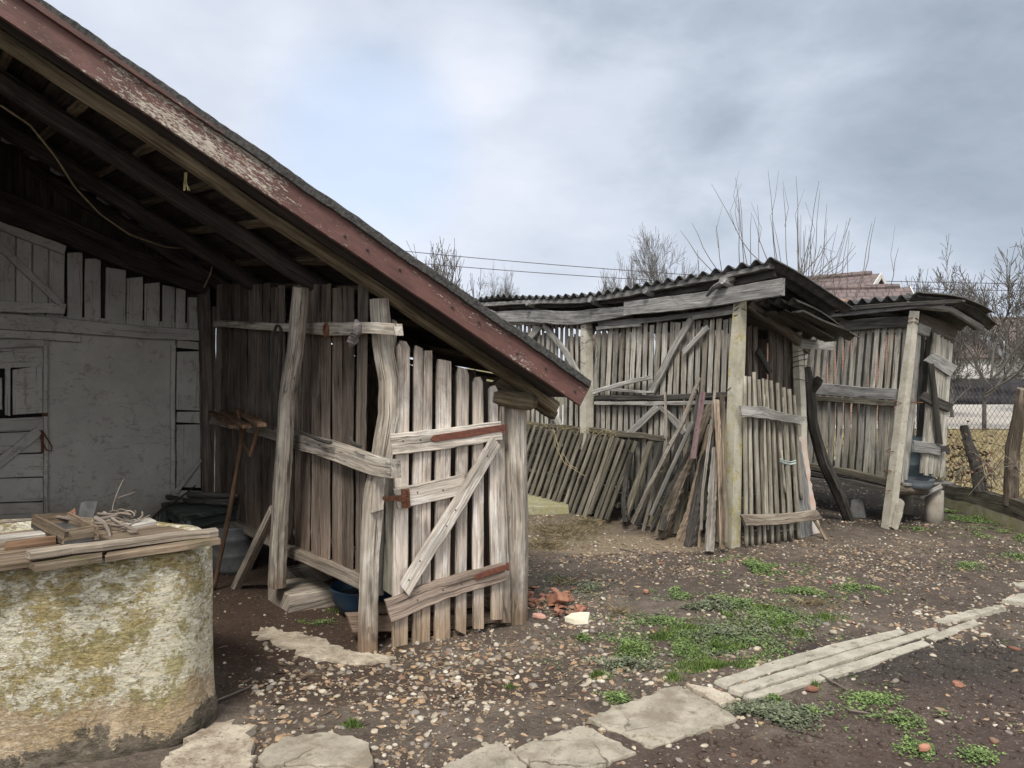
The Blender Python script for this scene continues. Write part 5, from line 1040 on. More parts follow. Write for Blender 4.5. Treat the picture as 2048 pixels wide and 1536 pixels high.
# far fence post, dark board fence
mb = MB(); 
for i in range(150):
    x = 17.0 + i * .16; hh = 1.10 + U(-.03, .03); y = 31.6 + .01 * i
    box(mb, x, y, 0, x + .145, y + .03, hh)
t = thing("board_fence", "dark board fence across the pale road in front of the white house", "fence", (28, 32, 0)); build("board_panel", mb, MATS["far_fence"], t)
mb = MB()
for z in (.3, .85): box(mb, 17, 31.5, z, 41, 31.56, z + .08)
build("fence_rail", mb, MATS["far_fence"], t)
# ------------------------------------------------------------------ houses
def quadm(mb, ps, uv, rn=.5):
    i = len(mb.v); mb.v += [tuple(p) for p in ps]; mb.lc += [(u, v, 0) for u, v in uv]; mb.rn += [rn] * 4; mb.f.append((i, i + 1, i + 2, i + 3))
def slabq(mb, ps, uv, th):
    ps = [V3(p) for p in ps]; n = (ps[1] - ps[0]).cross(ps[3] - ps[0]).normalized(); quadm(mb, ps, uv); lo = [p - n * th for p in ps]; quadm(mb, lo[::-1], uv[::-1])
    for k in range(4): quadm(mb, [ps[k], lo[k], lo[(k + 1) % 4], ps[(k + 1) % 4]], [(0, 0), (0, th), (1, th), (1, 0)])
def house(name, label, r0, r1, hw, zr, ze, wallm, roofm, wins=(), over=.3, trim=True):
    r0, r1 = V3((*r0, 0)), V3((*r1, 0)); e = (r1 - r0).normalized(); f = V3((e.y, -e.x, 0)); f = f if f.y < 0 else -f; L = (r1 - r0).length
    t = thing(name, label, "house", tuple((r0 + r1) / 2))
    mb = MB(); c = [r0 + f * hw, r1 + f * hw, r1 - f * hw, r0 - f * hw]; up = V3((0, 0, ze - .05))
    for k in range(4):
        a, b = c[k], c[(k + 1) % 4]; l = (b - a).length; quadm(mb, [a, b, b + up, a + up], [(0, 0), (l, 0), (l, ze), (0, ze)])
    for r in (r0, r1):
        i = len(mb.v); ps = [r + f * hw + up, r - f * hw + up, r + V3((0, 0, zr - .06))]; mb.v += [tuple(p) for p in ps]; mb.lc += [(0, ze, 0), (2 * hw, ze, 0), (hw, zr, 0)]; mb.rn += [.5] * 3; mb.f.append((i, i + 1, i + 2))
    w_ = build("wall", mb, MATS[wallm], t)
    mb = MB(); sl = math.hypot(hw, zr - ze); k = over / sl
    for sg in (1, -1):
        a = r0 - e * over + V3((0, 0, zr)); b = r1 + e * over + V3((0, 0, zr)); dn = f * sg * hw * (1 + k) + V3((0, 0, (ze - zr) * (1 + k))); Lr = L + 2 * over
        ps = [a + dn, b + dn, b, a]; uv = [(0, sl + over), (Lr, sl + over), (Lr, 0), (0, 0)]
        if sg < 0: ps, uv = [ps[1], ps[0], ps[3], ps[2]], [uv[1], uv[0], uv[3], uv[2]]
        slabq(mb, ps, uv, .07)
    rf = build("roof", mb, MATS[roofm], t)
    mb = MB(); n = int(L / .3)
    for i in range(n): p = r0 + e * (L * (i + .5) / n) + V3((0, 0, zr + .02)); tube(mb, [p - e * .17, p + e * .17], [.10, .085], 8)
    build("ridge_tiles", mb, MATS[roofm], rf)
    if trim:
        mb = MB()
        for sg in (1, -1):
            for r in (r0 - e * (over + .02), r1 + e * (over + .02)): bd(mb, r + V3((0, 0, zr - .06)), r + f * sg * hw * (1 + k) + V3((0, 0, ze + (ze - zr) * k - .06)), .16, .03, e, step=1)
        build("verge_board", mb, MATS["trim_white"], rf)
    for (u, z, w, h) in wins:
        p = r0 + f * (hw + .01) + e * u; mb = MB(); 
        for (du, dz, ww, hh) in ((0, 0, w, .07), (0, h, w, .07), (0, 0, .07, h), (w - .07, 0, .07, h), (w / 2 - .03, 0, .06, h)):
            q = p + e * du + V3((0, 0, z + dz)); hexa(mb, [q, q + e * ww, q + e * ww + f * .05, q + f * .05, q + V3((0, 0, hh)), q + e * ww + V3((0, 0, hh)), q + e * ww + f * .05 + V3((0, 0, hh)), q + f * .05 + V3((0, 0, hh))])
        wf = build("window", mb, MATS["trim_white"], t); mb = MB(); q = p + V3((0, 0, z)); quadm(mb, [q, q + e * w, q + e * w + V3((0, 0, h)), q + V3((0, 0, h))], [(0, 0)] * 4); build("pane", mb, MATS["glass_dark"], wf)
    return t
house("brick_house", "brick house with a brown tiled roof and open gable behind the cribs", (7.6, 27.6), (11.19, 24.0), 2.7, 4.46, 2.7, "brickwork", "roof_tiles")
house("brick_house", "lower tiled annex in front of the brick house's gable", (9.2, 22.9), (11.25, 22.4), 1.5, 3.88, 2.9, "brickwork", "roof_tiles")
house("brick_house", "small orange tiled shed roof just showing over the second crib", (8.2, 20.9), (9.15, 20.7), .9, 3.28, 2.7, "brickwork", "roof_tiles_orange", trim=False)
house("white_house", "white rendered house with brown tiled roof at the right edge", (26.0, 42.0), (36, 41.0), 3.4, 4.2, 2.15, "render_white", "roof_tiles_grey", [(1.4, .9, 1.1, .95), (4.4, .9, 1.1, .95)])
house("white_house", "long low white outbuilding under a grey roof behind the bare tree", (20.0, 44.5), (27.2, 43.8), 3.0, 3.6, 2.2, "render_white", "roof_tiles_grey")
# ------------------------------------------------------------------ bare trees
def grow(tr, cr, p, d, L, r, lvl, maxl, up, rmin, wob):
    nseg = 4 if lvl < 3 else 3; pts = [p]; dirs = []; q = p
    for i in range(nseg):
        d = (d + V3((U(-1, 1), U(-1, 1), U(-1, 1))) * wob + V3((0, 0, up * .12))).normalized(); q = q + d * (L / nseg); pts.append(q); dirs.append(d)
    r1 = max(rmin, r * (.6 if lvl else .75)); tube(tr if lvl < 1 else cr, pts, [max(rmin, r), r1], 6 if lvl < 1 else (4 if lvl < 2 else 3), .05, cap=lvl < 2)
    if lvl >= maxl: return
    n = ([6, 7, 7, 6, 4, 3] if maxl < 5 else [6, 6, 5, 4, 4, 3])[lvl] + random.choice((-1, 0, 0, 1))
    for k in range(n):
        f = U(.25, 1.0) if k else 1.0; idx = min(nseg - 1, int(f * nseg)); pp = pts[idx].lerp(pts[idx + 1], f * nseg - idx) if f < 1 else pts[-1]
        dd = dirs[idx]; a = U(0, 6.28); pe = dd.cross(V3((math.cos(a), math.sin(a), .3))).normalized(); sp = U(.45, 1.15) if k else U(.05, .3)
        nd = (dd + pe * sp + V3((0, 0, up * .3))).normalized(); grow(tr, cr, pp, nd, L * U(.45, .75), r1 * U(.5, .75), lvl + 1, maxl, up, rmin, wob)
def tree(name, label, px, Y, ytop, spread, up, maxl=4, seed=1, trunkf=.3, wob=.13, r=None):
    random.seed(seed); Hh = EYE - (ytop - HY) * Y / F; base = P(px, HY, Y); base.z = 0
    t = thing(name, label, "tree", tuple(base), "bare trees beyond the yard"); tr, cr = MB(), MB(); grow(tr, cr, base, V3((U(-.05, .05), U(-.05, .05), 1)), Hh * trunkf, r or Hh * .018, 0, maxl, up, Y / 770 * (.19 if maxl < 5 else .15), wob)
    # fit crown to the measured height and spread
    V = np.array(cr.v); zmax = np.percentile(V[:, 2], 99.7); kz = (Hh - Hh * trunkf) / max(.1, zmax - Hh * trunkf)
    xr = np.percentile(abs(V[:, 0] - base.x), 96); kx = (spread * Y / F) / max(.05, xr)
    for m_ in (tr, cr):
        W = np.array(m_.v); z0 = Hh * trunkf; up_ = W[:, 2] > z0; W[up_, 2] = z0 + (W[up_, 2] - z0) * kz; g = np.clip((W[:, 2] / z0), 0, 1); s_ = 1 + (kx - 1) * np.where(W[:, 2] > z0 * .7, 1, 0)
        if m_ is cr: W[:, 0] = base.x + (W[:, 0] - base.x) * kx; W[:, 1] = base.y + (W[:, 1] - base.y) * kx
        m_.v = [tuple(x) for x in W.tolist()]
    build("trunk", tr, MATS["tree_bark"], t, True); build("crown", cr, MATS["tree_bark"], t)
tree("bare_tree", "bushy bare tree peeping over the red bargeboard", 893, 28, 508, 80, .5, 5, 11, .28)
tree("bare_tree", "small rounded bare tree between the lean-to roof and the crib roof", 1003, 33, 540, 38, .3, 5, 5, .55)
tree("bare_tree", "fan shaped bare tree above the middle of the crib roof", 1322, 24, 462, 66, .5, 5, 21, .46)
tree("bare_tree", "low thin bare tree left of the fan shaped one", 1240, 30, 528, 40, .7, 4, 8, .4)
tree("bare_tree", "low bare tree right of the brick house gable", 1800, 34, 575, 40, .6, 4, 33, .4)
tree("bare_tree", "broad bare tree behind the second crib roof", 1860, 36, 548, 55, .6, 4, 14, .35)
tree("bare_tree", "large spreading bare tree behind the wire fence at the right", 1968, 18.3, 496, 150, .3, 5, 42, .30, .17, r=.048)
tree("bare_tree", "fine twigged bare tree just right of the second crib roof, behind the large spreading one", 1905, 23, 520, 85, .35, 5, 77, .30, .16, r=.05)
tree("bare_tree", "wide bare tree cut by the right edge of the picture", 2075, 26, 520, 110, .4, 4, 61, .35)
random.seed(99)
# pollard with long shoots
shoots = [(1600, 600, 1423, 368, -20), (1500, 560, 1471, 355, 0), (1565, 590, 1536, 340, 0), (1580, 590, 1566, 375, 0), (1600, 560, 1592, 352, 0), (1596, 560, 1638, 362, 0), (1640, 590, 1654, 408, 0), (1500, 580, 1503, 425, 0), (1520, 570, 1515, 410, 0), (1540, 520, 1505, 430, 0), (1440, 545, 1360, 460, 0), (1450, 550, 1384, 446, 0), (1660, 620, 1698, 462, 0), (1690, 620, 1699, 462, 0), (1710, 600, 1751, 434, 0), (1700, 620, 1744, 445, 0), (1770, 600, 1797, 495, 0), (1600, 540, 1670, 464, 0), (1620, 590, 1640, 380, 0), (1630, 600, 1618, 480, 0), (1605, 580, 1612, 450, 0), (1560, 560, 1540, 430, 0), (1480, 560, 1476, 400, 0), (1490, 545, 1480, 395, 0), (1400, 560, 1395, 500, 0), (1680, 640, 1660, 500, 0), (1590, 600, 1545, 440, 0), (1615, 560, 1625, 440, 0), (1445, 540, 1432, 450, 0)]
base = P(1600, HY, 13.0); base.z = 0
t = thing("pollard_tree", "pollarded tree behind the crib with long straight whip shoots", "tree", tuple(base)); mb = MB(); hub = P(1597, 640, 13.0); tube(mb, [base, base.lerp(hub, .5), hub], [.12, .10, .09], 8, .06); 
for (x, y) in ((1470, 610), (1540, 600), (1600, 590), (1680, 650), (1760, 640), (1440, 600)): q = P(x, y, 13 + U(-.6, .6)); tube(mb, [hub, hub.lerp(q, .5) + V3((0, 0, .04)), q], [.05, .03, .02], 6, .08)
build("trunk", mb, MATS["tree_bark"], t, True); mb = MB()
for x0, y0, x1, y1, b in shoots:
    Y = 13 + U(-.7, .7); p0 = P(x0 + (x0 - x1) * .25, y0 + 35, Y); p1 = P(x1, y1, Y); m1 = P(x0 + (x1 - x0) * .62, y0 + (y1 - y0) * .45, Y); tube(mb, [p0, p0.lerp(m1, .5), m1, m1.lerp(p1, .5) + V3((.02 * (1 if x1 < x0 else -1), 0, 0)), p1], [.008, .007, .006, .0045, .0025], 4, sub=.25)
    if R() < .45: q = m1.lerp(p1, U(0, .4)); tube(mb, [q, q + V3((U(-.12, .12), 0, .3)), q + V3((U(-.15, .15), 0, .75))], [.005, .002], 3)
for k in range(26): x = U(1590, 1680); Y = 13 + U(-.5, .5); a = P(1602 + U(-8, 8), 590 + U(-30, 20), Y); tube(mb, [a, P(x, 520 + U(-30, 60), Y), P(x + (x - 1600) * .4, 470 + U(-40, 60), Y)], [.008, .003], 3)
build("crown", mb, MATS["shoot_bark"], t)
for (y0, y1, lab) in ((500, 551, "upper of the two power lines over the crib roof"), (522, 566, "lower of the two power lines over the crib roof")):
    mb = MB(); pts = []
    for k in range(30): f = k / 29; x = 500 + 1800 * f; xx = (x - 785) / 615; y = y0 + (y1 - y0) * xx - 11 * (xx - .5) ** 2 + 2.7; pts.append(P(x, y if x < 1500 else y0 + (y1 - y0) * 1.16 - 11 * .435 + 2.7 + (x - 1500) * .02, 34))
    tube(mb, pts, .017, 5); tag(build("power_line", mb, MATS["power_cable"], smooth=True), lab, "power line", "power lines")
# ------------------------------------------------------------------ slabs and paving in the mud
SLABS = []
def pslab(name, mat, label, poly, z1=.016, jit=.013, cat="concrete slab", group="broken slabs of the garden path", step=.03):
    pl = [tuple(G(x, y, z1).xy) for x, y in poly]; SLABS.append(pl); mb = MB(); slab(mb, pl, -.03, z1, jit, step=step); o = build(name, mb, MATS[mat]); return tag(o, label, cat, group)
pslab("concrete_slab", "concrete_slab", "largest square path slab with a chipped right corner", [(1176, 1434), (1260, 1402), (1331, 1375), (1359, 1370), (1419, 1400), (1474, 1437), (1390, 1466), (1304, 1493), (1230, 1460)])
pslab("concrete_slab", "concrete_slab", "cracked path slab left of the largest square one", [(1027, 1500), (1090, 1472), (1160, 1450), (1186, 1456), (1272, 1503), (1205, 1530), (1120, 1562), (1066, 1540)])
pslab("concrete_slab", "concrete_slab", "path slab cut off by the bottom edge left of the cracked one", [(878, 1536), (940, 1505), (1003, 1480), (1018, 1494), (1056, 1538), (1090, 1570), (1000, 1640), (820, 1600)])
pslab("concrete_slab", "rubble_concrete", "small sunken slab piece behind the largest square slab", [(1372, 1367), (1425, 1374), (1458, 1386), (1470, 1396), (1440, 1408), (1424, 1398)], .018)
for lab, poly in [("back strip of the pale concrete edging boards", [(1429, 1360), (1455, 1371), (1560, 1338), (1700, 1298), (1812, 1266), (1802, 1257), (1680, 1284), (1560, 1317)]), ("middle strip of the pale concrete edging boards, longest of them", [(1458, 1374), (1485, 1384), (1580, 1354), (1720, 1311), (1880, 1262), (1868, 1254), (1700, 1301), (1560, 1344)]), ("front strip of the pale concrete edging boards beside the black soil", [(1487, 1389), (1500, 1398), (1600, 1371), (1720, 1336), (1862, 1288), (1846, 1279), (1700, 1325), (1580, 1361)]), ("short far end strip of the pale concrete edging boards", [(1852, 1274), (1872, 1281), (1958, 1247), (1950, 1238), (1905, 1253)])]:
    pslab("edging_strip", "concrete_pale", lab, poly, .018 if "middle" in lab else .014, .003, "edging strip", "pale concrete edging strips")
for lab, poly in [("sunken flat slab beyond the edging strips", [(1868, 1240), (1930, 1222), (2005, 1208), (2012, 1214), (1960, 1228), (1890, 1245)]), ("pale slab at the right edge beyond the edging strips", [(2004, 1198), (2046, 1186), (2075, 1184), (2075, 1204), (2030, 1203)]), ("farthest small pale slab at the right edge", [(2026, 1166), (2070, 1160), (2075, 1172), (2040, 1173)])]:
    pslab("concrete_slab", "concrete_pale", lab, poly, .02)
pslab("concrete_slab", "concrete_slab", "rounded cracked slab at the bottom left beside the well", [(516, 1512), (560, 1476), (640, 1463), (705, 1470), (738, 1484), (746, 1512), (738, 1534), (690, 1527), (600, 1526), (530, 1530)], .035)
pslab("concrete_slab", "concrete_slab", "slab at the bottom edge below the rounded cracked one", [(545, 1536), (600, 1532), (690, 1534), (742, 1542), (760, 1600), (480, 1600)], .03)
pslab("concrete_slab", "rubble_concrete", "crumbling slab against the foot of the well", [(330, 1512), (385, 1468), (430, 1443), (470, 1436), (492, 1448), (506, 1478), (500, 1520), (470, 1560), (430, 1620), (250, 1620)], .03, .03)
pslab("concrete_slab", "rubble_concrete", "flat worn concrete patch in the dirt before the bent post", [(503, 1262), (545, 1252), (620, 1272), (700, 1300), (792, 1313), (740, 1326), (680, 1324), (620, 1312), (545, 1290)], .008, .03)
# ------------------------------------------------------------------ bricks and bits
def rock(mb, c, sx, sy, sz, seg=7, rn=None):
    rings = []; rn = R() if rn is None else rn; a0 = U(0, 6.28); pr = [U(.75, 1.15) for _ in range(seg)]
    for k, (s_, z) in enumerate(((.75, 0), (1, .35), (.92, .8), (.5, 1))):
        ring = []
        for j in range(seg): a = 2 * math.pi * j / seg; x, y = math.cos(a) * sx * s_ * pr[j], math.sin(a) * sy * s_ * pr[j]; ring.append((c.x + x * math.cos(a0) - y * math.sin(a0), c.y + x * math.sin(a0) + y * math.cos(a0), c.z + sz * z * U(.9, 1.1)))
        rings.append(mb.ring(ring, [(p[0], p[1], p[2]) for p in ring], rn))
    mb.loft(rings)
def blockrot(mb, c, L, W, Hh, rot):
    m = rot.to_matrix() if hasattr(rot, "to_matrix") else rot
    hexa(mb, [c + m @ V3((x * L / 2, y * W / 2, z * Hh / 2)) for z in (-1, 1) for x, y in ((-1, -1), (1, -1), (1, 1), (-1, 1))])
from mathutils import Euler
mb = MB(); blockrot(mb, G(1114, 1212) + V3((0, 0, .04)), .14, .085, .06, Euler((.3, .55, 2.2))); one("brick", mb, "brick", "broken red brick tilted on the chip heap beside the gate post", "brick")
mb = MB(); rock(mb, G(1078, 1237, 0), .055, .03, .03, 8); one("brick", mb, "brick_pink", "pale pink brick piece at the foot of the gate post", "brick")
mb = MB(); pl = [G(x, y) for x, y in [(1130, 1243), (1142, 1236), (1160, 1233), (1180, 1234), (1176, 1248), (1150, 1249)]]; slab(mb, [tuple(p.xy) for p in pl], .0, .03, .003, step=.03); one("plaster_shard", mb, "shard", "cream coloured plaster shard lying before the brick chips", "shard")
mb = MB(); rock(mb, G(734, 1305), .02, .016, .02, 5); one("white_scrap", mb, "white_bit", "tiny white scrap at the foot of the bent post", "scrap")
for k in range(44):
    f = k / 44; x = random.gauss(1090, 26) if k < 30 else U(1105, 1170); y = random.gauss(1203, 10) if k < 30 else 1218 + U(-6, 16) + (x - 1105) * .1
    mb = MB(); blockrot(mb, G(max(1056, x), y) + V3((0, 0, .012 + U(0, .015))), U(.03, .07), U(.025, .045), U(.008, .014), Euler((U(-.5, .5), U(-.5, .5), U(0, 6)))); tag(build("brick_chip", mb, MATS["brick"]), "small red brick chip in the heap beside the gate post", "brick chip", "brick chips beside the gate post")
for x, y, sz, lab in [(1292, 1186, .03, "red brick chip on the path side of the middle grass"), (1624, 1382, .03, "red brick piece in the mud in front of the edging strips"), (1915, 1372, .03, "orange brick piece on the black soil"), (1146, 1180, .025, "small brick piece behind the chip heap"), (1325, 1128, .02, "tiny brick piece in front of the pole stack"), (1850, 1500, .028, "red brick piece among the weeds at the lower right"), (1660, 1166, .022, "brick chip near the right grass patch"), (2030, 1300, .025, "orange brick piece at the far right edge of the black soil")]:
    mb = MB(); rock(mb, G(x, y), sz * 1.3, sz * .8, sz * .7, 6); one("brick_piece", mb, "brick", lab, "brick")
for pts, lab in [([(1240, 1100), (1275, 1108)], "short twig before the mossy panel"), ([(408, 1415), (450, 1400), (500, 1378)], "brown stick on the gravel right of the well"), ([(1640, 1355), (1690, 1382)], "brown stick in front of the edging strips"), ([(1695, 1425), (1740, 1432)], "thick brown stick among the weeds"), ([(1970, 1270), (2000, 1300)], "straw stick on the black soil"), ([(1475, 1195), (1500, 1190)], "small twig beside the middle grass"), ([(983, 1270), (984, 1290)], "short pale peg stuck in the ground before the gate")]:
    mb = MB(); P_ = [G(x, y) + V3((0, 0, .012)) for x, y in pts]; tube(mb, P_, [.007, .004], 6, .15, sub=.03); one("stick", mb, "twig_wood", lab, "stick", "sticks lying on the ground")
# ------------------------------------------------------------------ gravel, litter, grass
def inpoly(x, y, pl):
    c = False; j = len(pl) - 1
    for i in range(len(pl)):
        if (pl[i][1] > y) != (pl[j][1] > y) and x < (pl[j][0] - pl[i][0]) * (y - pl[i][1]) / (pl[j][1] - pl[i][1] + 1e-12) + pl[i][0]: c = not c
        j = i
    return c
def blocked(x, y):
    if (x + 2.08) ** 2 / .85 ** 2 + (y - 3.4) ** 2 / .62 ** 2 < 1.1: return True
    return any(inpoly(x, y, p) for p in SLABS)
def sm(v, a, b): t = min(1, max(0, (v - a) / (b - a))); return t * t * (3 - 2 * t)
def dens(x, y):
    n = mnoise.noise((x * 1.6, y * 1.6, 11)) * .5 + mnoise.noise((x * 4, y * 4, 3)) * .3; d = .30 + n * 1.15
    d += .35 * math.exp(-(((x + .2) / 1.1) ** 2 + ((y - 4.0) / .38) ** 2)) + .35 * math.exp(-(((x + .9) / .5) ** 2 + ((y - 3.75) / .3) ** 2)) + .25 * math.exp(-(((x - 1.6) / 2.0) ** 2 + ((y - 6.1) / .6) ** 2)) + .35 * math.exp(-(((x - .25) / .3) ** 2 + ((y - 7.2) / .6) ** 2))
    if x > 1.0 + (3.9 - y) * .0 and y < 4.25: d -= .45 * sm(x, .9, 1.6)
    if y < 3.35 and x > .1: d -= .25
    if x < -.75 and y > 4.25: d -= .55 * sm(y, 4.2, 4.45)
    if -.8 < x < 0.1 and y > 4.8: d -= .5
    if y > 7.4: d -= .15
    return max(.02, min(1, d))
ICO = [(0, 0, 1)] + [(.8944 * math.cos(2 * math.pi * k / 5), .8944 * math.sin(2 * math.pi * k / 5), .4472) for k in range(5)] + [(.8944 * math.cos(2 * math.pi * (k + .5) / 5), .8944 * math.sin(2 * math.pi * (k + .5) / 5), -.4472) for k in range(5)] + [(0, 0, -1)]
ICF = [(0, 1 + k, 1 + (k + 1) % 5) for k in range(5)] + [(1 + k, 6 + k, 1 + (k + 1) % 5) for k in range(5)] + [(1 + (k + 1) % 5, 6 + k, 6 + (k + 1) % 5) for k in range(5)] + [(6 + k, 11, 6 + (k + 1) % 5) for k in range(5)]
def subdiv(V, Fc):
    V = list(V); mid = {}; out = []
    def m(a, b):
        k = (min(a, b), max(a, b))
        if k not in mid:
            p = V3(V[a]) + V3(V[b]); p.normalize(); V.append(tuple(p)); mid[k] = len(V) - 1
        return mid[k]
    for a, b, c in Fc: ab, bc, ca = m(a, b), m(b, c), m(c, a); out += [(a, ab, ca), (b, bc, ab), (c, ca, bc), (ab, bc, ca)]
    return V, out
IC2 = subdiv(ICO, ICF)
def scatter(name, items, base, mat, smooth, kindlabel):
    BV, BF = np.array(base[0]), np.array(base[1]); n = len(items); vs = []; 
    V = np.empty((n, len(BV), 3)); LCs = np.empty((n, len(BV), 3)); RN = np.empty((n, len(BV)))
    for i, (x, y, z, sx, sy, sz, rz, tx, rn) in enumerate(items):
        w = BV.copy()
        w *= (1 + .22 * np.sin(BV[:, [1, 2, 0]] * 2.3 + i * 1.7)) ; w *= (sx, sy, sz)
        m = np.array(Euler((tx, tx * .7, rz)).to_matrix()); w = w @ m.T; V[i] = w + (x, y, z); LCs[i] = w + (i * .37 % 50, 0, 0); RN[i] = rn
    Fc = (BF[None] + (np.arange(n) * len(BV))[:, None, None]).reshape(-1, BF.shape[1])
    return V.reshape(-1, 3), Fc, LCs.reshape(-1, 3), RN.ravel()
def mesh_np(name, V, Fc, LCs, RN, mat, smooth=False):
    me = bpy.data.meshes.new(name); k = Fc.shape[1]; me.vertices.add(len(V)); me.vertices.foreach_set("co", V.astype(np.float32).ravel()); me.loops.add(Fc.size); me.loops.foreach_set("vertex_index", Fc.astype(np.int32).ravel())
    me.polygons.add(len(Fc)); me.polygons.foreach_set("loop_start", np.arange(0, Fc.size, k, dtype=np.int32)); me.update(calc_edges=True)
    a = me.attributes.new("lc", 'FLOAT_VECTOR', 'POINT'); a.data.foreach_set("vector", LCs.astype(np.float32).ravel()); a = me.attributes.new("rnd", 'FLOAT', 'POINT'); a.data.foreach_set("value", RN.astype(np.float32))
    if smooth: me.polygons.foreach_set("use_smooth", [True] * len(Fc))
    me.materials.append(MATS[mat]); me.validate(); o = bpy.data.objects.new(name, me); COL.objects.link(o); return o
random.seed(5); near, farp, chips = [], [], []
def place(n, ylo, yhi, smin, smax, lst, thr=1.0, flat=(.35, .7)):
    c = 0; tries = 0
    while c < n and tries < n * 12:
        tries += 1; u = R(); y = ylo + (yhi - ylo) * u; hw = .70 * y; x = U(-min(hw, 3.2), min(hw, 4.75))
        if R() > dens(x, y) * thr or blocked(x, y): continue
        s = smin + (smax - smin) * R() ** 2.6; lst.append((x, y, gz(x, y) + s * .10, s * U(.8, 1.35), s * U(.65, 1.0), s * U(*flat), U(0, 6.28), U(-.35, .35), R())); c += 1
place(3000, 2.2, 4.9, .004, .020, near); place(4300, 4.6, 8.0, .004, .016, farp); place(900, 7.5, 10.5, .008, .022, farp)
place(120, 2.3, 5.2, .014, .025, near, .8, (.35, .55))
for k in range(500):      # loose stones along the slab edges and the well foot
    pl_ = random.choice(SLABS); i = random.randrange(len(pl_)); a, b = pl_[i - 1], pl_[i]; f = R(); x, y = a[0] + (b[0] - a[0]) * f + U(-.05, .05), a[1] + (b[1] - a[1]) * f + U(-.05, .05)
    if not blocked(x, y) and y > 2.2: s = U(.005, .014); near.append((x, y, gz(x, y) + s * .2, s * 1.2, s * .8, s * .6, U(0, 6), U(-.3, .3), R()))
A_ = scatter("p", near, IC2, "pebble", True, ""); B_ = scatter("p", farp, (ICO, ICF), "pebble", True, "")
V = np.concatenate([A_[0], B_[0]]); Fc = np.concatenate([A_[1], B_[1] + len(A_[0])]); o = mesh_np("gravel", V, Fc, np.concatenate([A_[2], B_[2]]), np.concatenate([A_[3], B_[3]]), "pebble", True); tag(o, "pale rounded pebbles scattered over the brown mud", "gravel", kind="stuff")
QD = ([(-1, -.45, 0), (-.2, -.6, .18), (1, -.1, 0), (.9, .2, .1), (0, .6, -.05), (-.8, .4, .15)], [(0, 1, 2, 3), (0, 3, 4, 5)])
lit = []; place(9500, 3.0, 10, .006, .026, lit, 1.25, (.2, .6)); o = mesh_np("leaf_litter", *scatter("l", lit, QD, "leaf_litter", False, ""), "leaf_litter"); tag(o, "brown leaf and wood litter on the mud", "leaf litter", kind="stuff")
# clods of dark earth
cl_ = []
for k in range(2600):
    x, y = U(.6, 3.4), U(2.4, 4.6)
    if y > 4.3 - (x - .6) * .02 or (y > 3.6 and x < 1.5) or blocked(x, y): continue
    s = .005 + .016 * R() ** 3; cl_.append((x, y, gz(x, y) + s * .1, s * 1.2, s, s * .7, U(0, 6), U(-.4, .4), R()))
for k in range(1500):
    x, y = U(-2.4, 4.5), U(2.3, 7.5)
    if blocked(x, y): continue
    s = .004 + .012 * R() ** 3; cl_.append((x, y, gz(x, y) + s * .1, s * 1.2, s, s * .6, U(0, 6), U(-.4, .4), R()))
o = mesh_np("mud_clods", *scatter("c", cl_, (ICO, ICF), "mud", False, ""), "mud"); tag(o, "crumbly clods of dark earth", "clods", kind="stuff")
# grass blades / weeds
def patch(px, py, rx, ry, n, kind, out):
    c0 = G(px, py); Y = c0.y; sx = rx * Y / F; sy = ry * Y * Y / (EYE * F)
    for k in range(n):
        a = U(0, 6.28); r = min(1.6, abs(random.gauss(0, .72))); x, y = c0.x + math.cos(a) * r * sx, c0.y + math.sin(a) * r * sy
        if (kind != "d" and mnoise.noise((x * 5, y * 5, px * .01)) < -.08 + r * .10) or blocked(x, y): continue
        out.append((x, y, gz(x, y), kind, 1 - r * .5))
gr, wd, gw, dg = [], [], [], []
for a in [(1425, 1300, 105, 26, 4600), (1430, 1338, 80, 18, 3600), (1530, 1222, 50, 12, 1100), (1440, 1232, 40, 10, 600), (1330, 1275, 90, 20, 1400), (1500, 1260, 90, 22, 1400), (1650, 1240, 50, 12, 400), (1420, 1280, 200, 50, 2200), (1250, 1300, 60, 16, 500), (1555, 1252, 60, 12, 700), (1198, 1352, 24, 8, 420), (1345, 1355, 22, 7, 350), (1020, 1376, 20, 6, 220), (705, 1450, 22, 6, 260), (1380, 1258, 60, 9, 500), (1625, 1368, 16, 10, 200), (600, 1250, 16, 5, 120), (680, 1222, 28, 8, 160), (1600, 1270, 18, 6, 200), (1120, 1155, 10, 5, 60)]: patch(*a, "g", gr)
for a in [(1510, 1138, 75, 16, 2600), (1385, 1190, 60, 15, 2000), (1470, 1290, 110, 26, 1500), (1370, 1300, 80, 20, 900), (1600, 1190, 80, 16, 700), (1330, 1240, 70, 14, 500), (1430, 1275, 240, 62, 2200), (1800, 1440, 200, 50, 500), (1712, 1175, 55, 13, 800), (1255, 1290, 65, 22, 900), (1955, 1040, 120, 16, 3200), (2010, 1070, 70, 14, 1600), (1900, 1028, 40, 8, 700), (1740, 1396, 48, 12, 520), (1860, 1492, 60, 20, 700), (1790, 1500, 40, 12, 300), (1930, 1135, 40, 9, 300), (2040, 1115, 40, 10, 300), (1560, 1240, 60, 18, 800), (1480, 1210, 90, 22, 700), (1230, 1395, 26, 10, 160), (1165, 1275, 30, 9, 160), (1625, 1425, 14, 6, 90), (1980, 1290, 30, 8, 120), (1960, 1510, 40, 16, 250), (1550, 1398, 20, 8, 120), (640, 1250, 30, 6, 60), (1835, 1058, 30, 6, 150)]: patch(*a, "w", wd)
for a in [(1540, 1430, 90, 26, 1500), (1420, 1215, 110, 24, 900), (1620, 1225, 90, 20, 700), (1180, 1180, 60, 16, 300), (1130, 1160, 70, 18, 260), (1530, 1475, 30, 10, 200), (1250, 1330, 90, 18, 360), (1110, 1210, 60, 10, 120), (1450, 1270, 250, 60, 1500)]: patch(*a, "s", gw)
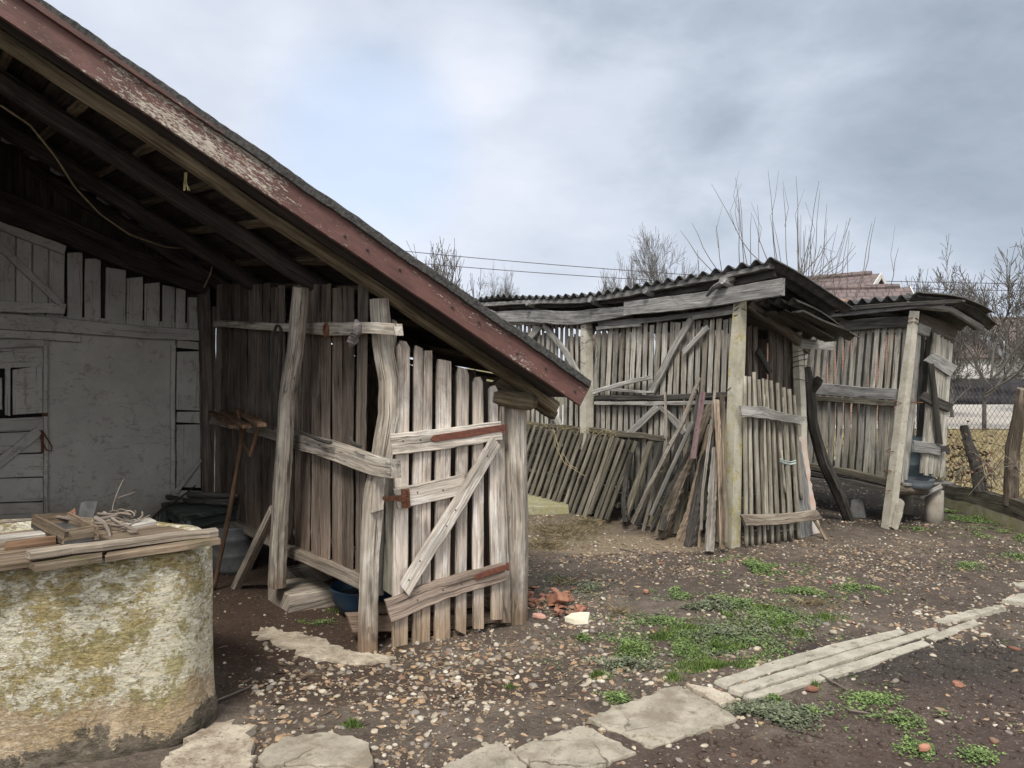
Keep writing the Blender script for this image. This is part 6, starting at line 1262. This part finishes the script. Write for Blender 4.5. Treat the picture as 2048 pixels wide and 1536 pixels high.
for a in [(1130, 1062, 75, 18, 4200), (1180, 1045, 50, 10, 1500), (1090, 1090, 50, 12, 1200), (1620, 1215, 80, 14, 250), (1235, 1225, 40, 8, 100), (1130, 1165, 40, 8, 120)]: patch(*a, "d", dg)
def blades(pts, h0, h1, w, lean, mat, name, lab, cat):
    V, Fq, RNs = [], [], []
    for x, y, z, k, s in pts:
        h = U(h0, h1) * s; a = U(0, 6.28); lx, ly = math.cos(a) * lean * h * U(.3, 1.3), math.sin(a) * lean * h * U(.3, 1.3); b = U(0, 6.28); wx, wy = math.cos(b) * w, math.sin(b) * w; i = len(V)
        V += [(x - wx, y - wy, z), (x + wx, y + wy, z), (x + wx * .8 + lx * .4, y + wy * .8 + ly * .4, z + h * .6), (x + lx, y + ly, z + h)]; Fq.append((i, i + 1, i + 2, i + 3)); RNs += [R()] * 4
    V = np.array(V); o = mesh_np(name, V, np.array(Fq), V, np.array(RNs), mat); tag(o, lab, cat, kind="stuff")
def leaves(pts, s0, s1, zt, mat, name, lab, cat):
    V, Fq, RNs = [], [], []
    for x, y, z, k, s in pts:
        for _ in range(3):
            sz = U(s0, s1); c = V3((x + U(-.02, .02), y + U(-.02, .02), z + U(.002, zt) * s)); a = U(0, 6.28); t_ = V3((math.cos(a), math.sin(a), U(-.5, .5))); u = t_.cross(V3((U(-.5, .5), U(-.5, .5), 1))).normalized(); i = len(V)
            V += [tuple(c - t_ * sz), tuple(c + u * sz * .6), tuple(c + t_ * sz), tuple(c - u * sz * .6)]; Fq.append((i, i + 1, i + 2, i + 3)); RNs += [R()] * 4
    V = np.array(V); o = mesh_np(name, V, np.array(Fq), V, np.array(RNs), mat); tag(o, lab, cat, kind="stuff")
blades(gr, .012, .045, .0022, .5, "grass_blade", "grass", "short bright green grass tufts in the mud", "grass")
leaves(wd, .004, .010, .028, "weed_leaf", "chickweed", "low light green chickweed patches on the ground", "weeds")
leaves(gw, .005, .012, .04, "grey_weed", "grey_weeds", "dull grey green weeds beside the path", "weeds")
blades(dg, .012, .06, .0007, 2.2, "dead_grass", "dead_grass", "dry straw coloured grass before the mossy panel", "dry grass")
fs = []
for k in range(9000):
    x, y = U(5.05, 12), U(6.0, 18); fs.append((x, y, .05, "f", 1))
blades(fs, .04, .16, .006, .9, "field_straw", "field_stubble", "dry straw coloured grass in the field behind the wire fence", "dry grass")
